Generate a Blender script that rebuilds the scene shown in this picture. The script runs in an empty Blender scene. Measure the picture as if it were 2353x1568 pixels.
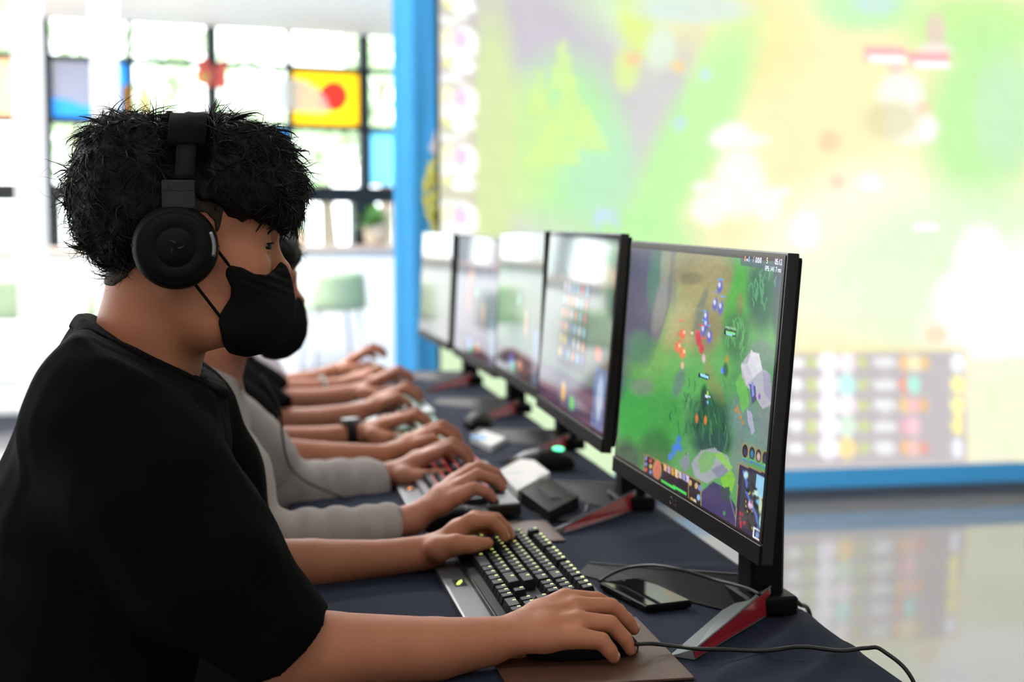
import bpy, bmesh, math, random
import numpy as np
from mathutils import Vector, Matrix
random.seed(7); RNG = np.random.default_rng(7)
S = bpy.context.scene
COL = S.collection

# ------------------------------------------------------------------ camera
F_PX = 3300.0; YAW = math.radians(10.2); PITCH = math.radians(4.75); CAM = np.array([0, 0, 1.225])
cd = bpy.data.cameras.new('camera'); cam = bpy.data.objects.new('camera', cd); COL.objects.link(cam)
cam.location = CAM; cam.rotation_euler = (math.pi/2-PITCH, 0, -YAW)
cd.sensor_width = 36; cd.lens = 36*F_PX/2353; cd.clip_start = 0.05; cd.clip_end = 200
cd.dof.use_dof = True; cd.dof.focus_distance = 1.58; cd.dof.aperture_fstop = 3.6
S.camera = cam
# ------------------------------------------------------------------ world: bright overcast daylight
w = bpy.data.worlds.new('overcast_sky'); S.world = w; w.use_nodes = True
bgn = w.node_tree.nodes['Background']
bgn.inputs[0].default_value = (0.93, 0.97, 1.0, 1); bgn.inputs[1].default_value = 6.2
# ------------------------------------------------------------------ exposure
S.view_settings.view_transform = 'Standard'; S.view_settings.look = 'None'
S.view_settings.gamma = 1; S.view_settings.use_curve_mapping = False
S.view_settings.exposure = 0.0
FILL_NEAR = 5.0          # strength of the added ceiling light panels behind the players
FILL_FAR = 17.5            # of those over the middle of the hall
FILL_COUNTER = 92.0       # and of the row added to light the counter
TABLE_Z = 0.74

# ------------------------------------------------------------------ measuring helpers
_f = np.array([math.sin(YAW)*math.cos(PITCH), math.cos(YAW)*math.cos(PITCH), -math.sin(PITCH)])
_r = np.array([math.cos(YAW), -math.sin(YAW), 0]); _u = np.cross(_r, _f)
def ray(x, y): return _f+_r*(x-1176.5)/F_PX-_u*(y-784)/F_PX
def aty(x, y, Y): r = ray(x, y); return CAM+r*(Y/r[1])
def on(x, y, z): r = ray(x, y); return CAM+r*((z-CAM[2])/r[2])
def proj(P):
    v = np.asarray(P, float)-CAM; d = v@_f
    return 1176.5+F_PX*(v@_r)/d, 784-F_PX*(v@_u)/d
def lin(c):
    c = np.asarray(c, float)/255.0
    return np.where(c <= 0.04045, c/12.92, ((c+0.055)/1.055)**2.4)

# ------------------------------------------------------------------ materials
MATS = {}
def mat(name, col, rough=0.6, metal=0.0, var=0.0, scale=20.0, bump=0.0, bscale=200.0, spec=0.5, emit=None, estr=1.0,
        trans=0.0, coat=0.0, sheen=0.0, ior=1.5):
    if name in MATS: return MATS[name]
    m = bpy.data.materials.new(name); m.use_nodes = True; nt = m.node_tree; b = nt.nodes['Principled BSDF']
    c = tuple(col)+(1,)
    b.inputs['Base Color'].default_value = c; b.inputs['Roughness'].default_value = rough
    b.inputs['Metallic'].default_value = metal; b.inputs['Specular IOR Level'].default_value = spec
    b.inputs['IOR'].default_value = ior
    if coat: b.inputs['Coat Weight'].default_value = coat; b.inputs['Coat Roughness'].default_value = 0.08
    if sheen: b.inputs['Sheen Weight'].default_value = sheen; b.inputs['Sheen Roughness'].default_value = 0.5
    if trans: b.inputs['Transmission Weight'].default_value = trans
    if var or bump:
        tc = nt.nodes.new('ShaderNodeTexCoord')
    if var:
        n = nt.nodes.new('ShaderNodeTexNoise'); n.inputs['Scale'].default_value = scale; n.inputs['Detail'].default_value = 4
        nt.links.new(tc.outputs['Object'], n.inputs['Vector'])
        mx = nt.nodes.new('ShaderNodeMix'); mx.data_type = 'RGBA'
        mx.inputs[6].default_value = tuple(max(0, v*(1-var)) for v in col)+(1,)
        mx.inputs[7].default_value = tuple(min(1, v*(1+var)) for v in col)+(1,)
        nt.links.new(n.outputs['Fac'], mx.inputs[0]); nt.links.new(mx.outputs[2], b.inputs['Base Color'])
    if bump:
        n2 = nt.nodes.new('ShaderNodeTexNoise'); n2.inputs['Scale'].default_value = bscale; n2.inputs['Detail'].default_value = 3
        nt.links.new(tc.outputs['Object'], n2.inputs['Vector'])
        bp = nt.nodes.new('ShaderNodeBump'); bp.inputs['Strength'].default_value = bump; bp.inputs['Distance'].default_value = 0.002
        nt.links.new(n2.outputs['Fac'], bp.inputs['Height']); nt.links.new(bp.outputs['Normal'], b.inputs['Normal'])
    if emit is not None:
        b.inputs['Emission Color'].default_value = tuple(emit)+(1,); b.inputs['Emission Strength'].default_value = estr
    MATS[name] = m; return m
def screen_mat(name, strength=1.0, rough=0.08, spec=0.5):
    m = bpy.data.materials.new(name); m.use_nodes = True; nt = m.node_tree; b = nt.nodes['Principled BSDF']
    b.inputs['Base Color'].default_value = (0.01, 0.01, 0.012, 1); b.inputs['Roughness'].default_value = rough
    b.inputs['Specular IOR Level'].default_value = spec
    a = nt.nodes.new('ShaderNodeVertexColor'); a.layer_name = 'picture'
    nt.links.new(a.outputs['Color'], b.inputs['Emission Color']); b.inputs['Emission Strength'].default_value = strength
    return m
def film_mat(name, col, fac=0.75):      # coloured translucent window film
    if name in MATS: return MATS[name]
    m = bpy.data.materials.new(name); m.use_nodes = True; nt = m.node_tree; b = nt.nodes['Principled BSDF']
    b.inputs['Base Color'].default_value = tuple(col)+(1,); b.inputs['Roughness'].default_value = 0.4
    t = nt.nodes.new('ShaderNodeBsdfTranslucent'); t.inputs['Color'].default_value = tuple(col)+(1,)
    n = nt.nodes.new('ShaderNodeTexNoise'); n.inputs['Scale'].default_value = 2.0
    mr = nt.nodes.new('ShaderNodeMapRange'); mr.inputs['To Min'].default_value = fac-0.06; mr.inputs['To Max'].default_value = fac+0.06
    nt.links.new(n.outputs['Fac'], mr.inputs['Value'])
    mx = nt.nodes.new('ShaderNodeMixShader'); nt.links.new(mr.outputs['Result'], mx.inputs[0])
    nt.links.new(b.outputs[0], mx.inputs[1]); nt.links.new(t.outputs[0], mx.inputs[2])
    nt.links.new(mx.outputs[0], nt.nodes['Material Output'].inputs['Surface'])
    MATS[name] = m; return m

SKIN = mat('skin', (0.43, 0.165, 0.092), 0.52, var=0.10, scale=35, bump=0.12, bscale=700, spec=0.3)
SKIN_B = mat('skin_pinker', (0.44, 0.175, 0.108), 0.52, var=0.08, scale=30, spec=0.4)
NAIL = mat('fingernail', (0.62, 0.36, 0.29), 0.25)
HAIR = mat('black_hair', (0.0045, 0.004, 0.004), 0.5, spec=0.16, var=0.3, scale=60)
HAIR_S = mat('short_hair', (0.035, 0.022, 0.017), 0.75, var=0.5, scale=220, bump=0.6, bscale=900, spec=0.2)
BLACK_CLOTH = mat('black_cotton', (0.0028, 0.0028, 0.0033), 0.97, var=0.25, scale=90, bump=0.35, bscale=900, spec=0.06)
GREY_CLOTH = mat('grey_cotton', (0.40, 0.36, 0.35), 0.95, var=0.08, scale=60, bump=0.3, bscale=700, spec=0.1)
LILAC_CLOTH = mat('pale_lilac_cotton', (0.55, 0.52, 0.58), 0.95, var=0.06, scale=60, bump=0.3, bscale=700, spec=0.1)
TROUSER = mat('dark_denim', (0.02, 0.022, 0.03), 0.9, var=0.2, scale=80, bump=0.3, bscale=800, spec=0.1)
MASK = mat('black_mask_fabric', (0.0055, 0.0055, 0.006), 0.85, var=0.2, scale=120, bump=0.3, bscale=1100, spec=0.12)
PLASTIC = mat('matt_black_plastic', (0.0045, 0.0045, 0.005), 0.5, var=0.1, scale=50, spec=0.10)
PLASTIC_G = mat('glossy_black_plastic', (0.010, 0.0085, 0.008), 0.25, var=0.1, scale=40, spec=0.35)
PLASTIC_D = mat('charcoal_plastic', (0.013, 0.013, 0.015), 0.42, var=0.1, scale=50, spec=0.3)
CUSHION = mat('black_leatherette', (0.006, 0.0055, 0.0055), 0.6, bump=0.3, bscale=400, spec=0.2)
BAND = mat('matt_band_fabric', (0.006, 0.006, 0.0065), 0.95, bump=0.2, bscale=700, spec=0.03)
CABLE = mat('black_cable_rubber', (0.008, 0.008, 0.009), 0.5)
SILVER = mat('silver_grey_plastic', (0.13, 0.13, 0.14), 0.42, metal=0.4, var=0.05, scale=40)
WHITE_P = mat('white_plastic', (0.7, 0.72, 0.72), 0.35, var=0.03)
GREYMET = mat('grey_painted_metal', (0.22, 0.24, 0.25), 0.35, metal=0.4, var=0.05)
RED = mat('glossy_red_plastic', (0.32, 0.012, 0.02), 0.18, coat=0.5, var=0.1, scale=15)
LEATHER = mat('brown_leather_pad', (0.085, 0.034, 0.020), 0.5, var=0.18, scale=25, bump=0.25, bscale=500)
NAVY = mat('navy_tablecloth', (0.011, 0.0155, 0.036), 0.88, var=0.15, scale=18, bump=0.3, bscale=600, spec=0.12, sheen=0.02)
WHITE_WALL = mat('white_plaster', (0.90, 0.90, 0.89), 0.8, var=0.02, scale=3, bump=0.05, bscale=60)
BLACK_FRAME = mat('black_window_frame', (0.02, 0.021, 0.022), 0.5, var=0.1, scale=8)
BLUE_FAB = mat('blue_banner_fabric', (0.07, 0.45, 0.97), 0.8, var=0.08, scale=4, bump=0.1, bscale=300)

# ------------------------------------------------------------------ mesh helpers
def mesh_obj(name, verts, faces, m, parent=None, smooth=False, world=False, midx=None, colors=None):
    verts = np.asarray(verts, np.float64)
    if world and parent is not None:
        verts = verts-np.array(parent.location)
    me = bpy.data.meshes.new(name)
    fa = np.asarray(faces) if not isinstance(faces, list) else None
    if fa is not None and fa.ndim == 2:
        n, k = fa.shape
        me.vertices.add(len(verts)); me.vertices.foreach_set('co', verts.astype(np.float32).ravel())
        me.loops.add(n*k); me.loops.foreach_set('vertex_index', fa.astype(np.int32).ravel())
        me.polygons.add(n); me.polygons.foreach_set('loop_start', np.arange(0, n*k, k, dtype=np.int32))
        me.update(calc_edges=True)
    else:
        me.from_pydata([tuple(v) for v in verts], [], [tuple(int(i) for i in f) for f in faces]); me.update()
    for q in (m if isinstance(m, (list, tuple)) else [m]): me.materials.append(q)
    if midx is not None: me.polygons.foreach_set('material_index', np.asarray(midx, np.int32))
    if smooth: me.polygons.foreach_set('use_smooth', np.ones(len(me.polygons), bool))
    if colors is not None:
        a = me.color_attributes.new('picture', 'FLOAT_COLOR', 'POINT')
        c4 = np.ones((len(verts), 4), np.float32); c4[:, :3] = colors
        a.data.foreach_set('color', c4.ravel())
    me.validate()
    o = bpy.data.objects.new(name, me); COL.objects.link(o)
    if parent is not None: o.parent = parent
    return o
def tag(o, label=None, cat=None, group=None, kind=None):
    if label: o['label'] = label
    if cat: o['category'] = cat
    if group: o['group'] = group
    if kind: o['kind'] = kind
    return o
def empty(name, loc, rz=0.0):
    o = bpy.data.objects.new(name, None); COL.objects.link(o); o.location = loc; o.rotation_euler = (0, 0, rz); o.empty_display_size = 0.05
    return o
def bm_obj(name, bm, m, parent=None, smooth=False, loc=None, rot=None):
    me = bpy.data.meshes.new(name); bm.to_mesh(me); bm.free()
    for q in (m if isinstance(m, (list, tuple)) else [m]): me.materials.append(q)
    if smooth: me.polygons.foreach_set('use_smooth', np.ones(len(me.polygons), bool))
    o = bpy.data.objects.new(name, me); COL.objects.link(o)
    if parent is not None: o.parent = parent
    if loc is not None: o.location = loc
    if rot is not None: o.rotation_euler = rot
    return o
def share(name, o, parent, loc=None, rot=None):
    c = bpy.data.objects.new(name, o.data); COL.objects.link(c); c.parent = parent
    if loc is not None: c.location = loc
    if rot is not None: c.rotation_euler = rot
    return c
def copy_tree(o, parent=None):
    c = o.copy(); COL.objects.link(c); c.parent = parent
    for ch in list(o.children): copy_tree(ch, c)
    return c
def bbox(bm, c, s, bev=0.0, seg=2, M=None):
    r = bmesh.ops.create_cube(bm, size=1.0); vs = r['verts']
    bmesh.ops.scale(bm, vec=s, verts=vs); bmesh.ops.translate(bm, vec=c, verts=vs)
    if bev:
        es = list({e for v in vs for e in v.link_edges})
        rr = bmesh.ops.bevel(bm, geom=es, offset=bev, segments=seg, profile=0.7, affect='EDGES')
        vs = list({v for f in rr['faces'] for v in f.verts}|{v for v in vs if v.is_valid})
    if M is not None: bmesh.ops.transform(bm, matrix=M, verts=vs)
    return vs
def box(name, c, s, m, parent=None, bev=0.0, loc=None, rot=None, seg=2):
    bm = bmesh.new(); bbox(bm, c, s, bev, seg); return bm_obj(name, bm, m, parent, False, loc, rot)
def cyl(bm, c, r, h, seg=32, axis='Z', r2=None):
    M = Matrix.Translation(c)
    if axis == 'Y': M = M @ Matrix.Rotation(math.pi/2, 4, 'X')
    if axis == 'X': M = M @ Matrix.Rotation(math.pi/2, 4, 'Y')
    return bmesh.ops.create_cone(bm, cap_ends=True, segments=seg, radius1=r, radius2=r if r2 is None else r2, depth=h, matrix=M)['verts']
def catmull(pts, n=10):
    P = [np.asarray(p, float) for p in pts]; P = [2*P[0]-P[1]]+P+[2*P[-1]-P[-2]]; out = []
    for i in range(1, len(P)-2):
        for t in np.linspace(0, 1, n, endpoint=False):
            a, b, c, d = P[i-1:i+3]
            out.append(0.5*((2*b)+(c-a)*t+(2*a-5*b+4*c-d)*t*t+(3*b-a-3*c+d)*t**3))
    out.append(P[-2]); return np.array(out)
def tube(pts, rad, sides=8, cap=True):
    P = np.asarray(pts, float); n = len(P); rad = np.full(n, rad) if np.isscalar(rad) else np.asarray(rad)
    T = np.gradient(P, axis=0); T /= np.linalg.norm(T, axis=1)[:, None]+1e-12
    up = np.array([0, 0, 1.0]) if abs(T[0, 2]) < 0.9 else np.array([1.0, 0, 0])
    V = []; N = np.cross(T[0], up); N /= np.linalg.norm(N)
    for i in range(n):
        N = N-T[i]*(N@T[i]); N /= np.linalg.norm(N)+1e-12; B = np.cross(T[i], N)
        a = np.linspace(0, 2*math.pi, sides, endpoint=False)
        V.append(P[i]+rad[i]*(np.cos(a)[:, None]*N+np.sin(a)[:, None]*B))
    V = np.concatenate(V); Fs = []
    for i in range(n-1):
        for k in range(sides):
            a = i*sides+k; b = i*sides+(k+1) % sides
            Fs.append((a, b, b+sides, a+sides))
    if cap: Fs.append(tuple(range(sides))[::-1]); Fs.append(tuple(range((n-1)*sides, n*sides)))
    return V, Fs
def cable(name, pts, r, m, parent=None, n=10, world=True):
    V, Fs = tube(catmull(pts, n), r, 8); return mesh_obj(name, V, Fs, m, parent, True, world and parent is not None)
def prism(poly, a, b, axis=1):
    """closed polygon (list of 2D points) extruded between a and b along an axis"""
    n = len(poly); V = []
    for t in (a, b):
        for p in poly:
            q = [0, 0, 0]; o = [i for i in range(3) if i != axis]; q[o[0]], q[o[1]], q[axis] = p[0], p[1], t; V.append(q)
    Fs = [tuple(range(n))[::-1], tuple(range(n, 2*n))]+[(i, (i+1) % n, n+(i+1) % n, n+i) for i in range(n)]
    return np.array(V, float), Fs
def fix_normals(o):
    bm = bmesh.new(); bm.from_mesh(o.data); bmesh.ops.recalc_face_normals(bm, faces=bm.faces); bm.to_mesh(o.data); bm.free(); return o

# ------------------------------------------------------------------ smooth solid modelling on a grid (bodies, clothes, hair)
class Vol:
    def __init__(s, lo, hi, h):
        s.lo = np.asarray(lo, float); s.h = h
        s.n = np.maximum(4, np.ceil((np.asarray(hi)-s.lo)/h).astype(int)+1)
        s.f = np.full(s.n, 1.0, np.float32)
        s.ax = [s.lo[i]+h*np.arange(s.n[i]) for i in range(3)]
    def _win(s, lo, hi):
        a = np.clip(np.floor((np.asarray(lo)-s.lo)/s.h).astype(int), 0, s.n); b = np.clip(np.ceil((np.asarray(hi)-s.lo)/s.h).astype(int)+1, 0, s.n)
        return tuple(slice(a[i], b[i]) for i in range(3)) if np.all(b > a) else None
    def _xyz(s, w):
        return (s.ax[0][w[0]][:, None, None], s.ax[1][w[1]][None, :, None], s.ax[2][w[2]][None, None, :])
    def _mix(s, w, d, k, sub):
        g = s.f[w]
        if sub:
            hh = np.maximum(k-np.abs(-d-g), 0)/k if k > 0 else 0
            s.f[w] = np.maximum(g, -d)+hh*hh*k/4
        else:
            hh = np.maximum(k-np.abs(d-g), 0)/k if k > 0 else 0
            s.f[w] = np.minimum(g, d)-hh*hh*k/4
    def cone(s, a, b, ra, rb, k=0.01, sub=False, sq=None):
        a = np.asarray(a, float); b = np.asarray(b, float); m = max(ra, rb)*(1.6 if sq is not None else 1)+k+4*s.h
        w = s._win(np.minimum(a, b)-m, np.maximum(a, b)+m)
        if w is None: return
        x, y, z = s._xyz(w); ab = b-a; L = ab@ab+1e-12
        t = np.clip(((x-a[0])*ab[0]+(y-a[1])*ab[1]+(z-a[2])*ab[2])/L, 0, 1)
        dx, dy, dz = x-a[0]-t*ab[0], y-a[1]-t*ab[1], z-a[2]-t*ab[2]
        if sq is not None: dx, dy, dz = dx/sq[0], dy/sq[1], dz/sq[2]
        s._mix(w, (np.sqrt(dx*dx+dy*dy+dz*dz)-(ra+t*(rb-ra))).astype(np.float32), k, sub)
    def chain(s, pts, rads, k=0.01, sub=False, sq=None):
        for i in range(len(pts)-1): s.cone(pts[i], pts[i+1], rads[i], rads[i+1], k, sub, sq)
    def ell(s, c, r, k=0.01, sub=False, R=None):
        c = np.asarray(c, float); r = np.asarray(r, float); m = r.max()+k+4*s.h
        w = s._win(c-m, c+m)
        if w is None: return
        x, y, z = s._xyz(w); p = [x-c[0], y-c[1], z-c[2]]
        if R is not None:
            R = np.asarray(R); p = [p[0]*R[0, i]+p[1]*R[1, i]+p[2]*R[2, i] for i in range(3)]
        k0 = np.sqrt((p[0]/r[0])**2+(p[1]/r[1])**2+(p[2]/r[2])**2)
        k1 = np.sqrt((p[0]/r[0]**2)**2+(p[1]/r[1]**2)**2+(p[2]/r[2]**2)**2)+1e-9
        s._mix(w, (k0*(k0-1)/k1).astype(np.float32), k, sub)
    def plane(s, p, n, k=0.004):            # keep the side the normal points away from
        n = np.asarray(n, float); n /= np.linalg.norm(n); x, y, z = s._xyz((slice(None),)*3)
        d = ((x-p[0])*n[0]+(y-p[1])*n[1]+(z-p[2])*n[2]).astype(np.float32)
        hh = np.maximum(k-np.abs(d-s.f), 0)/k; s.f = np.maximum(s.f, d)+hh*hh*k/4
    def profile(s, poly):                   # intersect with a polygon drawn in the XZ plane
        x = s.ax[0][:, None]; z = s.ax[2][None, :]; P = np.asarray(poly, float); n = len(P)
        d = np.full((len(s.ax[0]), len(s.ax[2])), 9.0); ins = np.zeros(d.shape, bool)
        for i in range(n):
            a, b = P[i], P[(i+1) % n]; e = b-a
            t = np.clip(((x-a[0])*e[0]+(z-a[1])*e[1])/(e@e), 0, 1)
            d = np.minimum(d, np.hypot(x-a[0]-t*e[0], z-a[1]-t*e[1]))
            c = ((a[1] > z) != (b[1] > z)); xx = (b[0]-a[0])*(z-a[1])/(b[1]-a[1]+1e-12)+a[0]
            ins ^= c & (x < xx)
        sd = np.where(ins, -d, d).astype(np.float32)[:, None, :]
        s.f = np.maximum(s.f, sd)
    def wave(s, amp, fr, seed=0, stretch=(1, 1, 1)):
        x, y, z = s._xyz((slice(None),)*3); r = np.random.default_rng(seed); t = 0
        for i in range(5):
            k = r.normal(size=3)*fr*np.asarray(stretch)*(0.7+0.5*i); ph = r.uniform(0, 6.28)
            t = t+np.sin(x*k[0]+y*k[1]+z*k[2]+ph+1.3*np.sin(x*k[1]*0.7+z*k[0]*0.7+y*k[2]*0.6))/(1+0.4*i)
        s.f = s.f+(amp*t/2.5).astype(np.float32)*(np.abs(s.f) < 0.5)
    def mesh(s):
        f = s.f; n = s.n
        f[0], f[-1], f[:, 0], f[:, -1], f[:, :, 0], f[:, :, -1] = 1, 1, 1, 1, 1, 1
        sg = f < 0
        cnt = np.zeros(n-1, np.int8)
        for i in (0, 1):
            for j in (0, 1):
                for k in (0, 1): cnt += sg[i:n[0]-1+i, j:n[1]-1+j, k:n[2]-1+k]
        act = (cnt > 0) & (cnt < 8); I, J, K = np.nonzero(act)
        idx = np.full(n-1, -1, np.int32); idx[I, J, K] = np.arange(len(I))
        acc = np.zeros((len(I), 3)); num = np.zeros(len(I))
        cs = [(i, j, k) for i in (0, 1) for j in (0, 1) for k in (0, 1)]
        for a in cs:
            for axis in range(3):
                if a[axis]: continue
                b = list(a); b[axis] = 1
                fa = f[I+a[0], J+a[1], K+a[2]]; fb = f[I+b[0], J+b[1], K+b[2]]
                c = (fa < 0) != (fb < 0); t = np.where(c, fa/np.where(c, fa-fb, 1), 0)
                for q in range(3): acc[:, q] += np.where(c, a[q]+(t if q == axis else 0), 0)
                num += c
        V = (acc/num[:, None]+np.stack([I, J, K], 1))*s.h+s.lo
        Q = []
        for axis in range(3):
            o1, o2 = [(1, 2), (2, 0), (0, 1)][axis]
            A = [slice(None)]*3; B = [slice(None)]*3; A[axis] = slice(0, -1); B[axis] = slice(1, None)
            c = sg[tuple(A)] != sg[tuple(B)]; P = np.argwhere(c)
            ok = (P[:, o1] > 0) & (P[:, o2] > 0) & (P[:, o1] < n[o1]-1) & (P[:, o2] < n[o2]-1); P = P[ok]
            if not len(P): continue
            d1 = np.zeros(3, int); d2 = np.zeros(3, int); d1[o1] = 1; d2[o2] = 1
            g = lambda X: idx[X[:, 0], X[:, 1], X[:, 2]]
            q = np.stack([g(P-d1-d2), g(P-d2), g(P), g(P-d1)], 1)
            fl = sg[P[:, 0], P[:, 1], P[:, 2]]
            q[~fl] = q[~fl][:, ::-1]; Q.append(q)
        Q = np.concatenate(Q); return V, Q[(Q >= 0).all(1)]
def relax(V, Q, it=2, lam=0.5):
    for _ in range(it):
        acc = np.zeros_like(V); num = np.zeros(len(V))
        for a, b in ((0, 1), (1, 2), (2, 3), (3, 0)):
            for p, q in ((a, b), (b, a)):
                for c in range(3): acc[:, c] += np.bincount(Q[:, p], V[Q[:, q], c], len(V))
                num += np.bincount(Q[:, p], minlength=len(V))
        V = V+lam*(acc/np.maximum(num, 1)[:, None]-V)
    return V
def vmesh(v, it=2): V, Q = v.mesh(); return relax(V, Q, it), Q
def joinm(parts):
    Vs, Qs, o = [], [], 0
    for V, Q in parts: Vs.append(V); Qs.append(Q+o); o += len(V)
    return np.concatenate(Vs), np.concatenate(Qs)

def text_mesh(name, body, size, m, parent, M, extrude=0.0):
    tc = bpy.data.curves.new(name, 'FONT'); tc.body = body; tc.size = size; tc.extrude = extrude; tmp = bpy.data.objects.new(name+'_tmp', tc); COL.objects.link(tmp)
    me = bpy.data.meshes.new_from_object(tmp.evaluated_get(bpy.context.evaluated_depsgraph_get())); me.name = name; bpy.data.objects.remove(tmp); bpy.data.curves.remove(tc)
    me.materials.clear(); me.materials.append(m); o = bpy.data.objects.new(name, me); COL.objects.link(o); o.parent = parent; o.matrix_local = M; return o
# ================================================================== the room
def floor_mat():
    m = bpy.data.materials.new('polished_floor'); m.use_nodes = True; nt = m.node_tree; b = nt.nodes['Principled BSDF']
    tc = nt.nodes.new('ShaderNodeTexCoord'); n = nt.nodes.new('ShaderNodeTexNoise'); n.inputs['Scale'].default_value = 1.3; n.inputs['Detail'].default_value = 6
    nt.links.new(tc.outputs['Object'], n.inputs['Vector'])
    r = nt.nodes.new('ShaderNodeValToRGB'); r.color_ramp.elements[0].color = (0.20, 0.20, 0.21, 1); r.color_ramp.elements[1].color = (0.27, 0.265, 0.26, 1)
    nt.links.new(n.outputs['Fac'], r.inputs['Fac']); nt.links.new(r.outputs['Color'], b.inputs['Base Color'])
    b.inputs['Roughness'].default_value = 0.055; b.inputs['IOR'].default_value = 2.1
    return m
def struct(o): o['kind'] = 'structure'; return o
ZC = 2.52                                   # soffit height along the windows
struct(mesh_obj('floor', [(-7, -4, 0), (7, -4, 0), (7, 12.6, 0), (-7, 9.2, 0)], [(0, 1, 2, 3)], floor_mat()))
struct(box('ceiling', (0, 2.1, 3.45), (14, 12.2, 0.1), WHITE_WALL))
_V, _F = prism([(-7, 8.2), (7, 8.2), (7, 11.75), (-7, 8.31)], ZC, ZC+0.12, 2)
struct(fix_normals(mesh_obj('ceiling_soffit', _V, _F, WHITE_WALL)))
struct(box('trim_1', (0, 8.2, (ZC+3.4)/2), (14, 0.06, 3.4-ZC), WHITE_WALL))
struct(box('wall_left', (-7.05, -0.5, 1.75), (0.1, 7.2, 3.5), WHITE_WALL))
w2 = empty('window_added', (-7.05, 6.2, 0)); struct(w2)      # unseen side glazing, added to bring daylight onto the counter and columns
box('sill_panel', (0, 0, 0.2), (0.1, 6.2, 0.4), WHITE_WALL, w2)
for q in range(6): box('mullion', (0, -3.05+q*1.22, 1.9), (0.08, 0.07, 3.0), BLACK_FRAME, w2)
box('transom', (0, 0, 2.2), (0.08, 6.2, 0.06), BLACK_FRAME, w2)
W2PANES = [(-2.44+q*1.22) for q in range(5)]
struct(box('wall_right', (7.05, 4.3, 1.75), (0.1, 16.6, 3.5), WHITE_WALL))
struct(box('wall_back', (0, -4.05, 1.75), (14.2, 0.1, 3.5), WHITE_WALL))
# unseen ceiling light panels, added to brighten players, hall and counter
FILL_LAMP = mat('fill_diffuser', (0.9, 0.9, 0.88), 0.5, emit=(1.0, 0.93, 0.84), estr=FILL_NEAR)
FILL_LAMP2 = mat('fill_diffuser_bright', (0.9, 0.9, 0.88), 0.5, emit=(1.0, 0.97, 0.95), estr=FILL_FAR)
FILL_LAMP3 = mat('fill_diffuser_counter', (0.9, 0.9, 0.88), 0.5, emit=(1.0, 0.97, 0.95), estr=FILL_COUNTER)
FILL_SPOTS = [(-2.6, -1.9, 'at the back wall end'), (-0.6, -1.9, 'second along the back wall'), (1.4, -1.9, 'third along the back wall'), (-2.6, 0.4, 'behind the players, over the open floor'), (-0.6, 0.4, 'just behind the tables'), (1.4, 0.4, 'at the table end'), (-3.6, 4.7, 'over the middle of the hall by the side windows'), (-1.7, 4.7, 'over the middle of the hall'), (0.2, 4.7, 'above the far end of the gaming table'), (2.2, 4.7, 'in front of the wall display'), (-4.4, 7.4, 'over the counter at the side windows'), (-2.4, 7.4, 'over the counter beside the columns'), (-0.4, 7.4, 'over the counter near the banner')]
for x, y, wh in FILL_SPOTS:
    e = empty('added_ceiling_light', (x, y, 3.4))
    tag(e, 'added unseen ceiling light panel '+wh, 'ceiling light', 'added ceiling light panels')
    bm = bmesh.new()
    for c, s in (((0, 0.32, -0.02), (1.3, 0.04, 0.04)), ((0, -0.32, -0.02), (1.3, 0.04, 0.04)), ((0.63, 0, -0.02), (0.04, 0.6, 0.04)), ((-0.63, 0, -0.02), (0.04, 0.6, 0.04))): bbox(bm, c, s)
    bm_obj('frame', bm, WHITE_P, e)
    box('diffuser', (0, 0, -0.02), (1.22, 0.6, 0.02), FILL_LAMP if y < 2 else FILL_LAMP2 if y < 6 else FILL_LAMP3, e)

# ------------------------------------------------------------------ window wall: black frames, clear glass and coloured film
WO = np.array([0.35, 10.1]); WA = math.radians(13.8); WD = np.array([math.cos(WA), math.sin(WA)]); WN = np.array([-WD[1], WD[0]])
def onwall(px, py, off=0.0):
    r = ray(px, py); o = WO+WN*off
    s = ((o-CAM[:2])@WN)/(r[:2]@WN); P = CAM+r*s
    return float((P[:2]-WO)@WD), float(P[2])
def gmat(name):
    m = bpy.data.materials.new(name); m.use_nodes = True; nt = m.node_tree
    t = nt.nodes.new('ShaderNodeBsdfTransparent'); t.inputs['Color'].default_value = (0.95, 0.98, 0.97, 1)
    g = nt.nodes.new('ShaderNodeBsdfGlossy'); g.inputs['Roughness'].default_value = 0.02
    lw = nt.nodes.new('ShaderNodeLayerWeight'); lw.inputs['Blend'].default_value = 0.25
    mx = nt.nodes.new('ShaderNodeMixShader'); nt.links.new(lw.outputs['Fresnel'], mx.inputs[0]); nt.links.new(t.outputs[0], mx.inputs[1]); nt.links.new(g.outputs[0], mx.inputs[2])
    nt.links.new(mx.outputs[0], nt.nodes['Material Output'].inputs['Surface']); return m
GLASS = gmat('window_glass')
for yq in W2PANES:
    box('pane', (0, yq, 1.28), (0.01, 1.14, 1.76), GLASS, w2); box('pane', (0, yq, 2.8), (0.01, 1.14, 1.12), GLASS, w2)
win = empty('window_1', (WO[0], WO[1], 0), WA); struct(win)
t0 = onwall(487, 250)[0]; DT = onwall(665, 250)[0]-t0
zs = dict(top=ZC, b1=onwall(720, 158)[1], b2=onwall(720, 294)[1], r1=onwall(720, 429)[1], r0=onwall(720, 466)[1], s=onwall(720, 556)[1]-0.05)
T_MIN, T_MAX = -9, 8
def wbox(name, ta, tb, za, zb, m, y=0.0, th=0.06, parent=win): return box(name, ((ta+tb)/2, y, (za+zb)/2), (tb-ta, th, zb-za), m, parent)
wbox('transom', t0+T_MIN*DT, t0+T_MAX*DT, zs['r0'], zs['r1'], BLACK_FRAME, th=0.12)
wbox('transom', t0+T_MIN*DT, t0+T_MAX*DT, zs['b1']-0.019, zs['b1']+0.019, BLACK_FRAME)
wbox('transom', t0+T_MIN*DT, t0+T_MAX*DT, zs['b2']-0.019, zs['b2']+0.019, BLACK_FRAME)
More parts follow.
